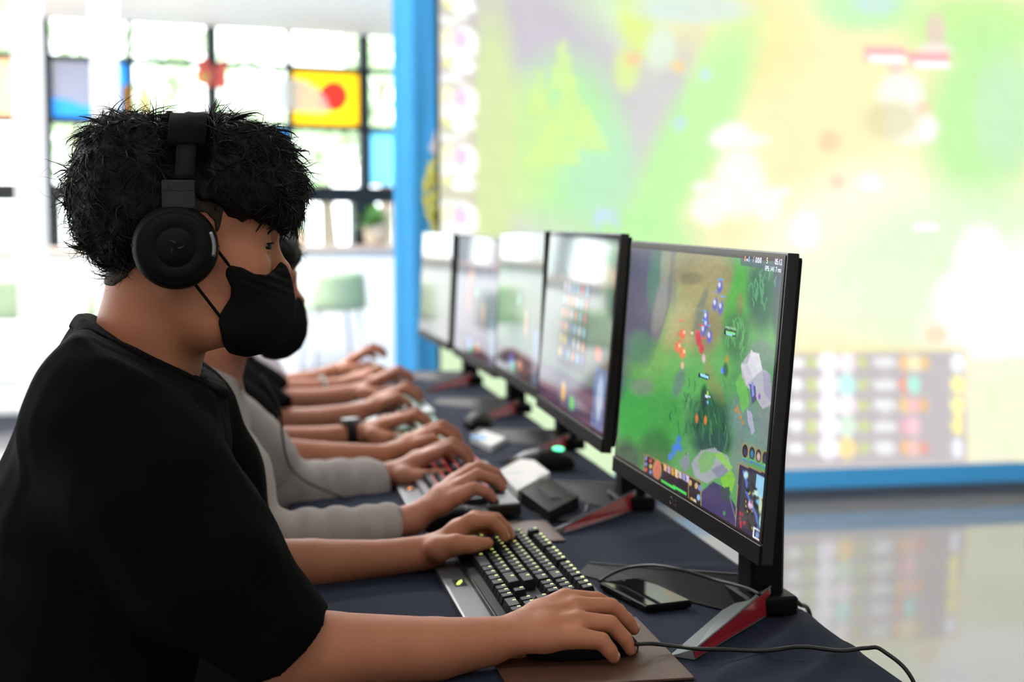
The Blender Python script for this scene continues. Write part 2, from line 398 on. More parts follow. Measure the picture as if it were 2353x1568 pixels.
wbox('transom', t0+T_MIN*DT, t0+T_MAX*DT, zs['s']-0.04, zs['s']+0.03, BLACK_FRAME, th=0.14)
wbox('sill_panel', t0+T_MIN*DT, t0+T_MAX*DT, 0, zs['s']-0.04, WHITE_WALL, th=0.12)
for k in range(T_MIN, T_MAX+1):
    w_ = 0.034 if k % 2 == 0 else 0.018
    wbox('mullion', t0+k*DT-w_, t0+k*DT+w_, zs['r1'], zs['top'], BLACK_FRAME, th=0.08 if k % 2 == 0 else 0.05)
    wbox('mullion', t0+k*DT-0.065-(0.03 if k % 2 == 0 else 0), t0+k*DT+0.065, zs['s'], zs['r0'], BLACK_FRAME, th=0.12)
FILMS = {(1, 'B'): ('film_yellow', (1.0, 0.74, 0.06)), (0, 'C'): ('film_blue', (0.16, 0.50, 0.86)), (2, 'C'): ('film_sky', (0.40, 0.76, 0.95)),
         (-2, 'B'): ('film_blue', (0.16, 0.50, 0.86)), (-3, 'B'): ('film_peach', (0.98, 0.72, 0.52)), (-4, 'C'): ('film_yellow', (1.0, 0.74, 0.06)),
         (-5, 'B'): ('film_sky', (0.40, 0.76, 0.95)), (4, 'B'): ('film_blue', (0.16, 0.50, 0.86)), (-6, 'C'): ('film_peach', (0.98, 0.72, 0.52)), (-8, 'B'): ('film_blue', (0.16, 0.50, 0.86))}
rows = {'A': (zs['b1'], zs['top']), 'B': (zs['b2'], zs['b1']), 'C': (zs['r1'], zs['b2']), 'D': (zs['s'], zs['r0'])}
for k in range(T_MIN, T_MAX):
    for rn, (za, zb) in rows.items():
        mm = film_mat(*FILMS[(k, rn)]) if (k, rn) in FILMS else GLASS
        wbox('pane', t0+k*DT+0.012, t0+(k+1)*DT-0.012, za+0.012, zb-0.012, mm, th=0.008)
def sticker(name, pts, col, off=-0.02, fac=0.35):
    P = [onwall(x, y) for x, y in pts]; V, Fs = prism(P, off-0.008, off, 1)
    o = fix_normals(mesh_obj(name, V, Fs, film_mat('film_'+name, col, fac), win)); return o
def ring(cx, cy, rx, ry, n=20, wob=0.0): return [(cx+rx*math.cos(a)*(1+wob*math.sin(2*a)), cy+ry*math.sin(a)) for a in np.linspace(0, 6.283, n, endpoint=False)]
sticker('red_fruit_sticker', ring(764, 222, 32, 34), (0.95, 0.16, 0.10), -0.02, 0.55)
sticker('white_leaf_sticker', [(598, 240), (604, 205), (630, 190), (665, 180), (700, 188), (730, 208), (748, 232), (756, 256), (728, 262), (690, 258), (640, 252)], (0.97, 0.96, 0.93), -0.035, 0.45)
sticker('red_paper_cutout', [(443, 172), (456, 140), (470, 132), (478, 150), (488, 160), (500, 142), (516, 138), (516, 214), (500, 206), (450, 194)], (0.95, 0.32, 0.25), -0.06, 0.6)
sticker('yellow_dot_sticker', ring(463, 180, 12, 11), (0.95, 0.9, 0.4), -0.075, 0.6)
sticker('orange_stripe_sticker', [(278, 198), (302, 196), (306, 285), (280, 288)], (1.0, 0.5, 0.10), -0.02, 0.7)
sticker('orange_stripe_sticker', [(318, 198), (328, 196), (344, 282), (332, 284)], (1.0, 0.55, 0.15), -0.02, 0.7)
sticker('peach_cloud_sticker', [(104, 160), (112, 138), (150, 132), (190, 140), (214, 150), (214, 238), (196, 246), (160, 232), (120, 224), (104, 222)], (0.96, 0.84, 0.78), -0.02, 0.5)

# ------------------------------------------------------------------ two white square columns
for px, Y, wd in ((68, 6.6, 0.105), (244, 6.9, 0.1)):
    P = aty(px, 300, Y); struct(box('column', (0, 0, 1.7), (wd, wd, 3.4), WHITE_WALL, None, 0.004, (P[0], P[1], 0), (0, 0, math.radians(-14))))
# ------------------------------------------------------------------ counter below the windows, bar stools, pots
COUNTER_WHITE = mat('white_lacquer', (0.84, 0.84, 0.83), 0.4, var=0.02, scale=2)
COUNTER_TOP = mat('pale_wood_top', (0.50, 0.38, 0.33), 0.45, var=0.15, scale=6)
co = empty('counter', (WO[0]-WN[0]*0.75, WO[1]-WN[1]*0.75, 0), WA)
tag(co, 'long white counter with a thin wooden top under the windows', 'counter')
box('body', (-1.4, 0, 0.575), (8.6, 0.5, 0.93), COUNTER_WHITE, co); box('worktop', (-1.4, 0, 1.055), (8.7, 0.56, 0.03), COUNTER_TOP, co, 0.004)
box('kickboard', (-1.4, 0.0, 0.055), (8.6, 0.46, 0.11), mat('grey_kickboard', (0.10, 0.10, 0.13), 0.5), co)
for q in range(7): box('door_panel', (-5.1+q*1.23, -0.256, 0.56), (1.21, 0.016, 0.86), COUNTER_WHITE, co, 0.004)
GREEN_SHELL = mat('sage_green_shell', (0.36, 0.47, 0.29), 0.55, var=0.05, scale=6)
THINLEG = mat('grey_steel_leg', (0.25, 0.27, 0.33), 0.35, metal=0.6)
def make_stool():
    r = empty('bar_stool', (0, 0, 0))
    # shell: curved back and seat, open to +Y (towards the counter)
    V, Fs = [], []; nu, nv = 13, 12
    for j in range(nv):
        s = j/(nv-1)
        for i in range(nu):
            u = -1+2*i/(nu-1); half = 0.175-0.02*(s-0.5)**2
            cr = abs(u)**6*0.03
            if s < 0.45: y = 0.17-(s/0.45)*0.33; z = 0.70+0.012*u*u; V.append((u*half, y, z+0.0))
            else: q = (s-0.45)/0.55; V.append((u*(half-cr*q), -0.16-0.03*q+0.05*u*u, 0.70+0.225*q+0.01*u*u-(cr if q > 0.9 else 0)))
    for j in range(nv-1):
        for i in range(nu-1): a = j*nu+i; Fs.append((a, a+1, a+nu+1, a+nu))
    sh = mesh_obj('shell', V, Fs, GREEN_SHELL, r, True); sm = sh.modifiers.new('t', 'SOLIDIFY'); sm.thickness = 0.02; sm.offset = 0
    for sx in (-1, 1):
        for sy in (-1, 1):
            V, Fs = tube([(sx*0.12, sy*0.11, 0.70), (sx*0.2, sy*0.2, 0.0)], 0.009, 8); mesh_obj('leg', V, Fs, THINLEG, r, True)
    for a, b in (((-1, -1), (1, -1)), ((1, -1), (1, 1)), ((1, 1), (-1, 1)), ((-1, 1), (-1, -1))):
        V, Fs = tube([(a[0]*0.163, a[1]*0.155, 0.33), (b[0]*0.163, b[1]*0.155, 0.33)], 0.007, 8); mesh_obj('footrest', V, Fs, THINLEG, r, True)
    return r
st0 = make_stool()
for i, (px, lab) in enumerate(((765, 'sage green bar stool beside the blue banner'), (10, 'sage green bar stool beyond the white column'), (-250, 'sage green bar stool out past the columns'), (262, 'sage green bar stool behind the headphones wearer'), (513, 'sage green bar stool hidden behind the players'))):
    o = st0 if i == 0 else copy_tree(st0)
    t, z = onwall(px, 660, -1.35); P = WO+WD*t-WN*1.35
    o.location = (P[0], P[1], 0); o.rotation_euler = (0, 0, WA); tag(o, lab, 'bar stool', 'green bar stools at the counter')
TERRA = mat('cream_pot', (0.72, 0.60, 0.45), 0.7, var=0.08); TERRA2 = mat('orange_pot', (0.80, 0.38, 0.22), 0.7, var=0.08)
LEAF = mat('plant_leaf', (0.12, 0.34, 0.07), 0.5, var=0.35, scale=12)
def plant(px, pot, lab, sc=1.0, nl=26, seed=1):
    rr = random.Random(seed); t, _ = onwall(px, 560, -0.75); P = WO+WD*t-WN*0.75
    e = empty('potted_plant', (P[0], P[1], 1.07), WA); tag(e, lab, 'plant')
    prof = [(0.045, 0), (0.062, 0.02), (0.075, 0.09), (0.07, 0.135), (0.062, 0.13), (0.05, 0.11)]
    V, Fs = [], []; n = 20
    for r_, z_ in prof:
        for a in np.linspace(0, 6.283, n, endpoint=False): V.append((r_*sc*math.cos(a), r_*sc*math.sin(a), z_*sc))
    for j in range(len(prof)-1):
        for i in range(n): a = j*n+i; b = j*n+(i+1) % n; Fs.append((a, b, b+n, a+n))
    Fs.append(tuple(range(n))[::-1]); Fs.append(tuple(range((len(prof)-1)*n, len(prof)*n)))
    mesh_obj('pot', V, Fs, pot, e, True)
    for i in range(nl):
        a = rr.uniform(0, 6.283); L = rr.uniform(0.12, 0.22)*sc; el = rr.uniform(0.3, 1.4); w_ = 0.026*sc
        d = np.array([math.cos(a)*math.cos(el), math.sin(a)*math.cos(el), math.sin(el)]); sd = np.array([-math.sin(a), math.cos(a), 0]); b0 = np.array([0, 0, 0.11*sc]); V = []
        for q, wq in ((0, 0.15), (0.35, 0.8), (0.65, 1.0), (0.9, 0.5), (1.0, 0.05)):
            c = b0+d*L*q+np.array([0, 0, -0.06*sc*q*q]); V += [c-sd*w_*wq, c+np.array([0, 0, 0.004]), c+sd*w_*wq]
        Fs = []
        for j in range(4):
            for i2 in range(2): a2 = j*3+i2; Fs.append((a2, a2+1, a2+4, a2+3))
        mesh_obj('leaf', V, Fs, LEAF, e, True)
plant(862, TERRA, 'green plant in a cream pot beside the blue banner', 1.05, 26, 1)
plant(690, TERRA, 'low green plant on the counter in front of the dark window frame', 0.8, 22, 2)
plant(205, TERRA2, 'plant in an orange pot on the counter by the column', 0.9, 12, 3)

# ------------------------------------------------------------------ outside: lawn and trees in the daylight
struct(mesh_obj('ground', [(-30, 8.0, -0.06), (30, 8.0, -0.06), (30, 45, -0.06), (-30, 45, -0.06)], [(0, 1, 2, 3)], mat('lawn', (0.74, 0.76, 0.68), 0.9, var=0.25, scale=2)))
BARK = mat('bark', (0.20, 0.15, 0.11), 0.9, var=0.3, scale=8)
FOL = mat('tree_leaves', (0.56, 0.68, 0.44), 0.6, var=0.3, scale=3)
def tree(px, depthY, hgt, rad, lab, seed):
    rr = np.random.default_rng(seed); P = aty(px, 400, depthY)
    e = empty('tree', (P[0], P[1], -0.06)); tag(e, lab, 'tree', 'trees outside the windows')
    V, Fs = tube([(0, 0, 0), (0.05, 0.02, hgt*0.4), (0.0, 0.06, hgt*0.8)], [0.11, 0.09, 0.05], 10); mesh_obj('trunk', V, Fs, BARK, e, True)
    n = 480; c = rr.normal(size=(n, 3)); c /= np.linalg.norm(c, axis=1)[:, None]; cl = rr.normal(size=(9, 3))*np.array([rad*0.5, rad*0.5, hgt*0.14])+np.array([0, 0, hgt*0.76])
    c = cl[rr.integers(0, 9, n)]+c*rr.uniform(0.2, 1, (n, 1))**0.5*rad*0.55
    a = rr.normal(size=(n, 3)); a /= np.linalg.norm(a, axis=1)[:, None]; b = np.cross(a, rr.normal(size=(n, 3))); b /= np.linalg.norm(b, axis=1)[:, None]; s = rr.uniform(0.06, 0.13, (n, 1))
    V = np.stack([c-a*s, c-b*s*0.5, c+a*s, c+b*s*0.5], 1).reshape(-1, 3)
    tag(mesh_obj('foliage', V, np.arange(4*n).reshape(n, 4), FOL, e), kind='stuff')
for i, (px, Y, h_, r_, lab) in enumerate(((60, 13.5, 3.6, 0.8, 'leafy tree outside past the white columns'), (175, 20, 3.4, 0.8, 'leafy tree outside between the two columns'), (400, 17.5, 3.8, 0.6, 'leafy tree outside behind the red cutout'), (600, 20, 3.6, 0.8, 'slim tree outside behind the white leaf sticker'), (745, 15, 2.6, 0.5, 'small tree outside under the yellow pane'), (880, 18, 3.9, 0.7, 'tree outside next to the banner edge'), (-260, 16, 3.8, 0.8, 'tree outside at the far end of the windows'))):
    tree(px, Y, h_, r_, lab, 10+i)

# ================================================================== painting pictures for the screens
def grid(nu, nv):
    u, v = np.meshgrid(np.linspace(0, 1, nu), np.linspace(0, 1, nv)); i = np.arange(nu*nv).reshape(nv, nu)
    Fs = np.stack([i[:-1, :-1], i[1:, :-1], i[1:, 1:], i[:-1, 1:]], -1).reshape(-1, 4)
    return u.ravel(), v.ravel(), Fs
class Paint:
    def __init__(s, X, Y, base): s.X, s.Y = X, Y; s.c = np.tile(lin(base), (len(X), 1))
    def over(s, a, col, gain=1.0): a = np.clip(a, 0, 1)[:, None]; s.c = s.c*(1-a)+lin(col)*gain*a
    def blob(s, x, y, rx, ry, col, a=1.0, ang=0.0, gain=1.0, hard=1.0):
        t = math.radians(ang); dx, dy = s.X-x, s.Y-y; p = (dx*math.cos(t)+dy*math.sin(t))/rx; q = (-dx*math.sin(t)+dy*math.cos(t))/ry
        d = np.sqrt(p*p+q*q); s.over(a*np.clip((1.3-d)*hard/0.6, 0, 1), col, gain)
    def poly(s, pts, col, a=1.0, gain=1.0):
        ins = np.zeros(len(s.X), bool); n = len(pts)
        for i in range(n):
            (x0, y0), (x1, y1) = pts[i], pts[(i+1) % n]
            if y0 == y1: continue
            c = (y0 > s.Y) != (y1 > s.Y); ins ^= c & (s.X < (x1-x0)*(s.Y-y0)/(y1-y0)+x0)
        s.over(ins*a, col, gain)
    def line(s, pts, wd, col, a=1.0, gain=1.0):
        for (x0, y0), (x1, y1) in zip(pts[:-1], pts[1:]):
            e = np.array([x1-x0, y1-y0], float); t = np.clip(((s.X-x0)*e[0]+(s.Y-y0)*e[1])/(e@e+1e-9), 0, 1)
            d = np.hypot(s.X-x0-t*e[0], s.Y-y0-t*e[1]); s.over(a*np.clip((wd-d)/max(wd*0.5, 0.6)+0.3, 0, 1), col, gain)
    def noise(s, amp, sc, seed=0):
        r = np.random.default_rng(seed); t = 0
        for i in range(6):
            k = r.normal(size=2)*sc*(1+0.6*i); ph = r.uniform(0, 6.28, 2); t = t+np.sin(s.X*k[0]+s.Y*k[1]+ph[0]+1.7*np.sin(s.X*k[1]*0.6-s.Y*k[0]*0.6+ph[1]))/(1+0.3*i)
        s.c = np.clip(s.c*(1+amp*t[:, None]/2.5), 0, None)

# ------------------------------------------------------------------ big display with blue fabric surround
LY = 5.92; LX0, LX1, LZ0, LZ1 = aty(1011, 500, LY)[0], aty(1011, 500, LY)[0]+4.6, 0.14, 0.14+2.6
led = empty('led_wall', ((LX0+LX1)/2, LY, 0)); tag(led, 'huge bright wall display showing a green and yellow game map', 'display')
u, v, Fs = grid(221, 126)
V = np.stack([LX0+u*(LX1-LX0), np.full_like(u, LY), LZ1-v*(LZ1-LZ0)], 1); X, Y = proj(V)
p = Paint(X, Y, (214, 244, 190))
p.poly([(1560, -900), (3900, -900), (3900, 1200), (1700, 1200), (1750, 760), (1500, 640), (1440, 560), (1600, 300)], (250, 246, 196))
p.blob(1900, 250, 420, 520, (255, 246, 178), 0.9, 25); p.blob(1690, 90, 150, 130, (250, 240, 150), 0.7); p.blob(1960, 560, 260, 160, (255, 250, 226), 0.8, -30, 1.1)
p.blob(1180, 130, 200, 200, (196, 186, 202), 0.95); p.blob(1330, 210, 190, 130, (200, 192, 206), 0.9); p.blob(1480, 330, 60, 260, (206, 204, 206), 0.9, 25); p.blob(1340, 470, 250, 60, (214, 216, 200), 0.8, -20)
p.blob(1300, 330, 130, 190, (176, 246, 158), 0.95); p.blob(1210, 330, 70, 150, (206, 244, 140), 0.8); p.blob(1380, 400, 80, 120, (178, 240, 190), 0.8); p.blob(1130, 330, 60, 320, (216, 236, 150), 0.9)
for x, y, w_, h_ in ((1292, 150, 34, 80), (1240, 220, 26, 60), (1310, 250, 60, 80), (1270, 330, 70, 70), (1350, 300, 50, 60)): p.poly([(x, y-h_), (x-w_, y+h_*0.7), (x+w_, y+h_*0.7)], (214, 250, 130), 0.75)
p.blob(1465, 60, 40, 70, (226, 246, 110), 0.9, -20); p.blob(1440, 160, 30, 50, (226, 250, 120), 0.8); p.blob(1455, 135, 18, 14, (255, 196, 130), 0.9); p.blob(1520, 110, 34, 48, (226, 244, 220), 0.9); p.blob(1557, 152, 16, 13, (255, 214, 120), 0.9)
p.blob(1580, 330, 70, 300, (184, 250, 150), 0.95, 28); p.blob(1640, 230, 60, 190, (196, 252, 160), 0.7, 10); p.blob(1470, 560, 130, 90, (178, 246, 150), 0.8)
p.blob(1590, 20, 130, 34, (212, 236, 232), 0.8); p.blob(1990, 10, 120, 60, (190, 250, 180), 0.9); p.blob(2010, 10, 50, 22, (200, 236, 226), 0.9); p.blob(2240, 60, 160, 70, (190, 248, 140), 0.9)
p.blob(2260, 270, 130, 200, (180, 248, 150), 0.9, 10); p.blob(2310, 260, 70, 130, (196, 240, 190), 0.8); p.blob(2200, 600, 300, 160, (222, 252, 206), 0.8, -10); p.blob(2050, 700, 300, 90, (240, 252, 214), 0.7, 15)
p.blob(2330, 700, 200, 130, (250, 250, 245), 0.95, -30, 1.15); p.blob(2255, 610, 60, 90, (250, 248, 250), 0.95, 0, 1.2); p.blob(2200, 690, 50, 60, (248, 246, 250), 0.9, 0, 1.2); p.blob(2150, 770, 26, 22, (255, 220, 170), 0.8)
for x, y, rx, ry in ((1700, 420, 54, 76), (1700, 322, 66, 16), (1690, 296, 30, 16), (1655, 318, 20, 24), (1630, 480, 40, 36), (1765, 470, 30, 40), (1850, 530, 34, 44), (1800, 440, 16, 14), (1620, 430, 30, 10), (2070, 220, 50, 50), (2090, 290, 60, 40), (2130, 300, 20, 26), (2000, 420, 30, 20)): p.blob(x, y, rx, ry, (255, 253, 246), 0.8, 0, 1.12, 1.2)
for x, y, rx, ry, c in ((2050, 276, 60, 44, (226, 214, 150)), (1905, 325, 24, 24, (250, 196, 150)), (1925, 420, 18, 18, (250, 206, 170)), (2120, 250, 18, 18, (252, 206, 160)), (2150, 70, 22, 40, (246, 190, 200)), (2060, 155, 20, 16, (244, 200, 200))): p.blob(x, y, rx, ry, c, 0.7)
for x, y, r in ((1565, 280, 10), (1557, 291, 8), (1382, 495, 16), (1405, 490, 12), (1372, 515, 10), (1415, 512, 10), (1620, 172, 12)): p.blob(x, y, r, r, (196, 226, 255), 0.9)
p.poly([(1985, 108), (2080, 112), (2080, 146), (1990, 140)], (255, 178, 176)); p.poly([(2085, 118), (2178, 124), (2178, 156), (2085, 150)], (250, 170, 170)); p.poly([(1998, 126), (2082, 130), (2082, 142), (1998, 138)], (255, 255, 255), 1, 1.5); p.poly([(2095, 142), (2180, 146), (2180, 156), (2095, 152)], (255, 255, 255), 1, 1.5); p.blob(2150, 112, 40, 10, (255, 240, 236), 0.9)
p.poly([(2100, 515), (2150, 515), (2150, 525), (2100, 525)], (255, 255, 255), 1, 1.4)
# column of team icons down the side
p.poly([(1000, -600), (1098, -600), (1098, 560), (1000, 560)], (206, 196, 190), 0.75); p.poly([(1000, 180), (1098, 180), (1098, 560), (1000, 560)], (222, 220, 160), 0.45)
for i in range(-5, 4):
    y0 = 40+135*i
    for x, y, rx, ry, c, g in ((1029, y0+48, 13, 19, (255, 255, 225), 1.5), (1029, y0+80, 12, 17, (255, 252, 240), 1.5), (1067, y0+60, 27, 33, (255, 250, 255), 1.4), (1058, y0+52, 14, 20, (246, 206, 246), 1.0), (1030, y0+106, 9, 9, (255, 252, 130), 1.1), (1064, y0+112, 24, 14, (255, 255, 255), 1.5), (1036, y0+6 if i < 3 else y0+20, 30, 9, (250, 252, 248), 1.1)): p.blob(x, y, rx, ry, c, 0.97, 0, g, 2)
    p.blob(1029, y0+48, 17, 24, (255, 246, 120), 0.35)
# score table
p.poly([(1600, 806), (2216, 808), (2222, 1072), (1600, 1084)], (192, 184, 188)); p.line([(1600, 804), (2214, 806)], 6, (255, 240, 170), 0.9); p.line([(2219, 808), (2224, 1070)], 5, (250, 236, 190), 0.8)
p.poly([(1600, 1074), (3900, 1040), (3900, 1200), (1600, 1200)], (226, 214, 200)); p.poly([(2226, 830), (3600, 790), (3600, 1040), (2226, 1058)], (246, 250, 214), 0.9)
RC = ((255, 200, 120), (250, 150, 120), (255, 210, 110), (240, 170, 190), (250, 190, 110))
for i, y in enumerate((834, 884, 932, 980, 1030)):
    for x, rx, ry, c, g in ((1830, 14, 12, (250, 250, 250), 1.2), (1865, 11, 13, (218, 232, 120), 1.0), (1904, 20, 22, (250, 244, 255), 1.3), (1946, 18, 22, ((255, 236, 240), (190, 250, 240), (255, 240, 250), (215, 240, 215), (255, 222, 140))[i], 1.15), (1985, 10, 12, (214, 228, 120), 1.0), (2033, 24, 12, (240, 240, 240), 1.1), (2080, 12, 17, RC[i], 1.05), (2100, 14, 17, ((255, 240, 190), (170, 246, 226), (250, 190, 190), (250, 200, 210), (250, 200, 190))[i], 1.1), (2200, 12, 20, ((244, 244, 255), (255, 244, 150), (255, 244, 150), (255, 240, 140), (238, 238, 255))[i], 1.25)): p.blob(x, y, rx, ry, c, 0.95, 0, g, 2)
    if i in (0, 2, 4): p.blob(2124, y, 11, 16, RC[(i+2) % 5], 0.9)
p.noise(0.035, 0.03, 3)
p.c = p.c*0.86+0.15
mesh_obj('picture', V, Fs, screen_mat('display_picture', 1.02, 0.5, 0.2), led, False, True, colors=p.c)
o = box('back_frame', ((LX0+LX1)/2, LY+0.04, (LZ0+LZ1)/2), (LX1-LX0+0.01, 0.07, LZ1-LZ0+0.01), PLASTIC); o.parent = led; o.location = -led.location
o = box('light_block', ((LX0+LX1)/2, LY+0.06, 0.07), (LX1-LX0, 0.08, 0.14), mat('grey_light_block', (0.16, 0.20, 0.30), 0.5, var=0.05)); o.parent = led; o.location = -led.location  # added to block light under the display, tinted like the floor's bluish reflection
# fabric banner behind the display, rippled, hanging from a rail
bx0, bx1 = aty(905, 500, LY+0.12)[0], LX1+0.2
ban = empty('fabric_banner', ((bx0+bx1)/2, LY+0.12, 0)); tag(ban, 'bright blue fabric banner hung around the wall display', 'banner')
nu, nv = 260, 30; u, v, Fs = grid(nu, nv); xx = bx0+u*(bx1-bx0)
rip = 0.012*np.sin(xx*34+1.2*np.sin(v*4))+0.006*np.sin(xx*71+v*3); edge = np.clip((xx-bx0)/0.25, 0, 1)
V = np.stack([xx, LY+0.12+rip*0.8, 0.06+v*3.1], 1); c_ = mesh_obj('cloth', V, Fs, BLUE_FAB, ban, True, True); sm = c_.modifiers.new('t', 'SOLIDIFY'); sm.thickness = 0.004
V, Fs = tube([(bx0, LY+0.12, 3.17), (bx1+0.05, LY+0.12, 3.17)], 0.02, 10); mesh_obj('rail', V, Fs, SILVER, ban, True, True)
for x in (bx0+0.06, bx1-0.06): V, Fs = tube([(x, LY+0.16, 0.0), (x, LY+0.16, 3.2)], 0.018, 10); mesh_obj('post', V, Fs, SILVER, ban, True, True)
V, Fs = tube([(bx0+0.02, LY+0.14, 0.055), (bx1-0.02, LY+0.14, 0.055)], 0.01, 8); mesh_obj('bottom_rail', V, Fs, SILVER, ban, True, True)
# skirt of the same fabric in front, under the display
sk = box('skirt', ((LX0+LX1)/2, LY-0.012, 0.098), (LX1-LX0+0.02, 0.012, 0.082), BLUE_FAB); sk.parent = ban; sk.location = -ban.location
# emblem printed on the banner: laurel leaves and a pale wing
YEL = mat('yellow_print', (0.85, 0.82, 0.16), 0.8, var=0.05); PALE = mat('pale_print', (0.80, 0.78, 0.82), 0.8, var=0.03)
def printed(name, pts, m):
    P = [(aty(x, y, LY+0.10)[0], aty(x, y, LY+0.10)[2]) for x, y in pts]; V, Fs = prism(P, LY+0.096, LY+0.099, 1)
    return fix_normals(mesh_obj(name, V, Fs, m, ban, False, True))
printed('emblem_wing', [(1014, 255), (1004, 285), (994, 320), (985, 340), (990, 350), (1000, 356), (1016, 350)], PALE)
for cx, cy, a in ((1006, 362, -70), (988, 388, -80), (1000, 400, -50), (979, 425, -95), (996, 418, -45), (980, 465, -110), (995, 450, -60), (990, 500, -130), (1000, 478, -80), (1003, 528, -150), (1004, 505, -110)):
    t = math.radians(a); pts = []
    for q in np.linspace(0, 6.283, 14, endpoint=False):
        lx, ly = 21*math.cos(q), 7.5*math.sin(q)*(1-0.3*math.cos(q)); pts.append((cx+lx*math.cos(t)-ly*math.sin(t), cy+lx*math.sin(t)+ly*math.cos(t)))
    printed('laurel_leaf', pts, YEL)
# ================================================================== long table with a navy cloth
TX0, TX1, TY0, TY1 = 0.06, 0.665, 1.08, 4.62
tb = empty('folding_table', ((TX0+TX1)/2, (TY0+TY1)/2, 0)); tag(tb, 'long folding table hidden under the navy cloth', 'table')
box('tabletop', (0, 0, TABLE_Z-0.025), (TX1-TX0-0.01, TY1-TY0-0.01, 0.03), mat('table_laminate', (0.4, 0.38, 0.35), 0.5, var=0.05), tb)
for x in (-0.26, 0.26):
    for y in (-1.7, -0.6, 0.6, 1.7): V, Fs = tube([(x, y, TABLE_Z-0.03), (x, y, 0)], 0.014, 8); mesh_obj('leg', V, Fs, THINLEG, tb, True)
# cloth: cross-section drops over the front a little and over the back a lot
cs = []
for t in np.linspace(0, 1, 7): cs.append((TX0-0.008, TABLE_Z-0.12*(1-t)-0.006*(t == 1), 0, 1-t))
for t in np.linspace(0, 1, 60): cs.append((TX0-0.003+(TX1-TX0+0.006)*t, TABLE_Z, 1, 0))
for t in np.linspace(0, 1, 22)[1:]: cs.append((TX1+0.006+0.01*t, TABLE_Z-0.62*t, 0, t))
cs = np.array(cs); ny = 330; ys = np.linspace(TY0-0.006, TY1+0.006, ny)
Yg, A = np.meshgrid(ys, cs[:, 0], indexing='ij'); Z = np.repeat(cs[None, :, 1], ny, 0); top = cs[None, :, 2]; dr = cs[None, :, 3]
X = A.copy(); wob = np.sin(Yg*21+1.5*np.sin(Yg*5))*0.6+np.sin(Yg*47+2)*0.4
X = X+np.where(A > 0.4, 1, -0.25)*0.03*dr*(1+wob)
def crease(x0, y0, x1, y1, wd, h):
    e = np.array([x1-x0, y1-y0]); L = e@e; t = np.clip(((A-x0)*e[0]+(Yg-y0)*e[1])/L, 0, 1); d = np.hypot(A-x0-t*e[0], Yg-y0-t*e[1]); return h*np.exp(-(d/wd)**2)*np.sin(np.pi*np.clip(t, 0.02, 0.98))**0.5
cr = 0
for a in ((0.50, 1.42, 0.64, 1.60, 0.016, 0.010), (0.55, 1.38, 0.67, 1.52, 0.012, 0.009), (0.60, 1.50, 0.665, 1.66, 0.014, 0.010), (0.44, 1.36, 0.52, 1.48, 0.012, 0.006), (0.57, 1.62, 0.67, 1.74, 0.015, 0.006)): cr = cr+crease(*a)
for k in range(16): y0 = 1.9+k*0.17; cr = cr+crease(0.47+0.1*math.sin(k*2.1), y0, 0.66, y0+0.1*math.sin(k*1.3), 0.02, 0.004)
Z = Z+top*(cr+0.0012*np.sin(A*9+Yg*3)*np.sin(Yg*5)+0.0012)
# soften where it goes over the back edge
V = np.stack([X, Yg, Z], -1).reshape(-1, 3); nx = len(cs); i = np.arange(ny*nx).reshape(ny, nx)
Fs = np.stack([i[:-1, :-1], i[:-1, 1:], i[1:, 1:], i[1:, :-1]], -1).reshape(-1, 4)
cl = mesh_obj('tablecloth', V, Fs, NAVY, None, True); tag(cl, 'navy blue cloth creased over the long gaming table', 'tablecloth')
sm = cl.modifiers.new('t', 'SOLIDIFY'); sm.thickness = 0.0015; sm.offset = -1
TZ = TABLE_Z+0.003

# ================================================================== monitors
MW, MH = 0.556, 0.327
MON = [((0.5070, 1.680), 1.8, 0.127, 4.0, 0.6), ((0.512, 2.334), -1.1, 0.139, 4.5, 0.0), ((0.543, 2.985), -1.0, 0.134, 2.5, -0.8), ((0.540, 3.565), 2.0, 0.121, 3.0, 0.6), ((0.522, 4.230), 1.9, 0.124, 2.5, 0.0)]
MLAB = ['black gaming monitor showing a green battle map with a round minimap panel', 'black gaming monitor showing a panel of small coloured icons', 'black gaming monitor with a washed-out green picture, third along the table', 'black gaming monitor with a pale lilac picture, fourth along the table', 'black gaming monitor with a near-blank pale screen at the table end by the banner']
def panelM(i):
    (x, y), rz, zb, tl, ro = MON[i]
    return Matrix.Translation((x, y, TZ)) @ Matrix.Rotation(math.radians(rz), 4, 'Z') @ Matrix.Translation((0, 0, zb)) @ Matrix.Rotation(math.radians(tl), 4, 'Y') @ Matrix.Rotation(math.radians(ro), 4, 'X')
def scr_local(i, px, py):
    M = np.array(panelM(i)); n = M[:3, 0]; o = M[:3, 3]; r = ray(px, py); s = ((o-CAM)@n)/(r@n); P = CAM+r*s-o
    return float(P@M[:3, 1]), float(P@M[:3, 2])
def screen_grid(i, nu, nv):
    u, v, Fs = grid(nu, nv); L = np.stack([np.full_like(u, -0.0006), (0.5-u)*(MW-0.006), 0.0225+(1-v)*(MH-0.0255)], 1)
    M = np.array(panelM(i)); Wd = L@M[:3, :3].T+M[:3, 3]; X, Y = proj(Wd); return L, Fs, X, Y, u, v
def border(p, u, v, mx=0.012, top=0.022, bot=0.006, col=(16, 17, 20)):
    a = ((u < mx) | (u > 1-mx) | (v < top) | (v > 1-bot)).astype(float); p.over(a, col)
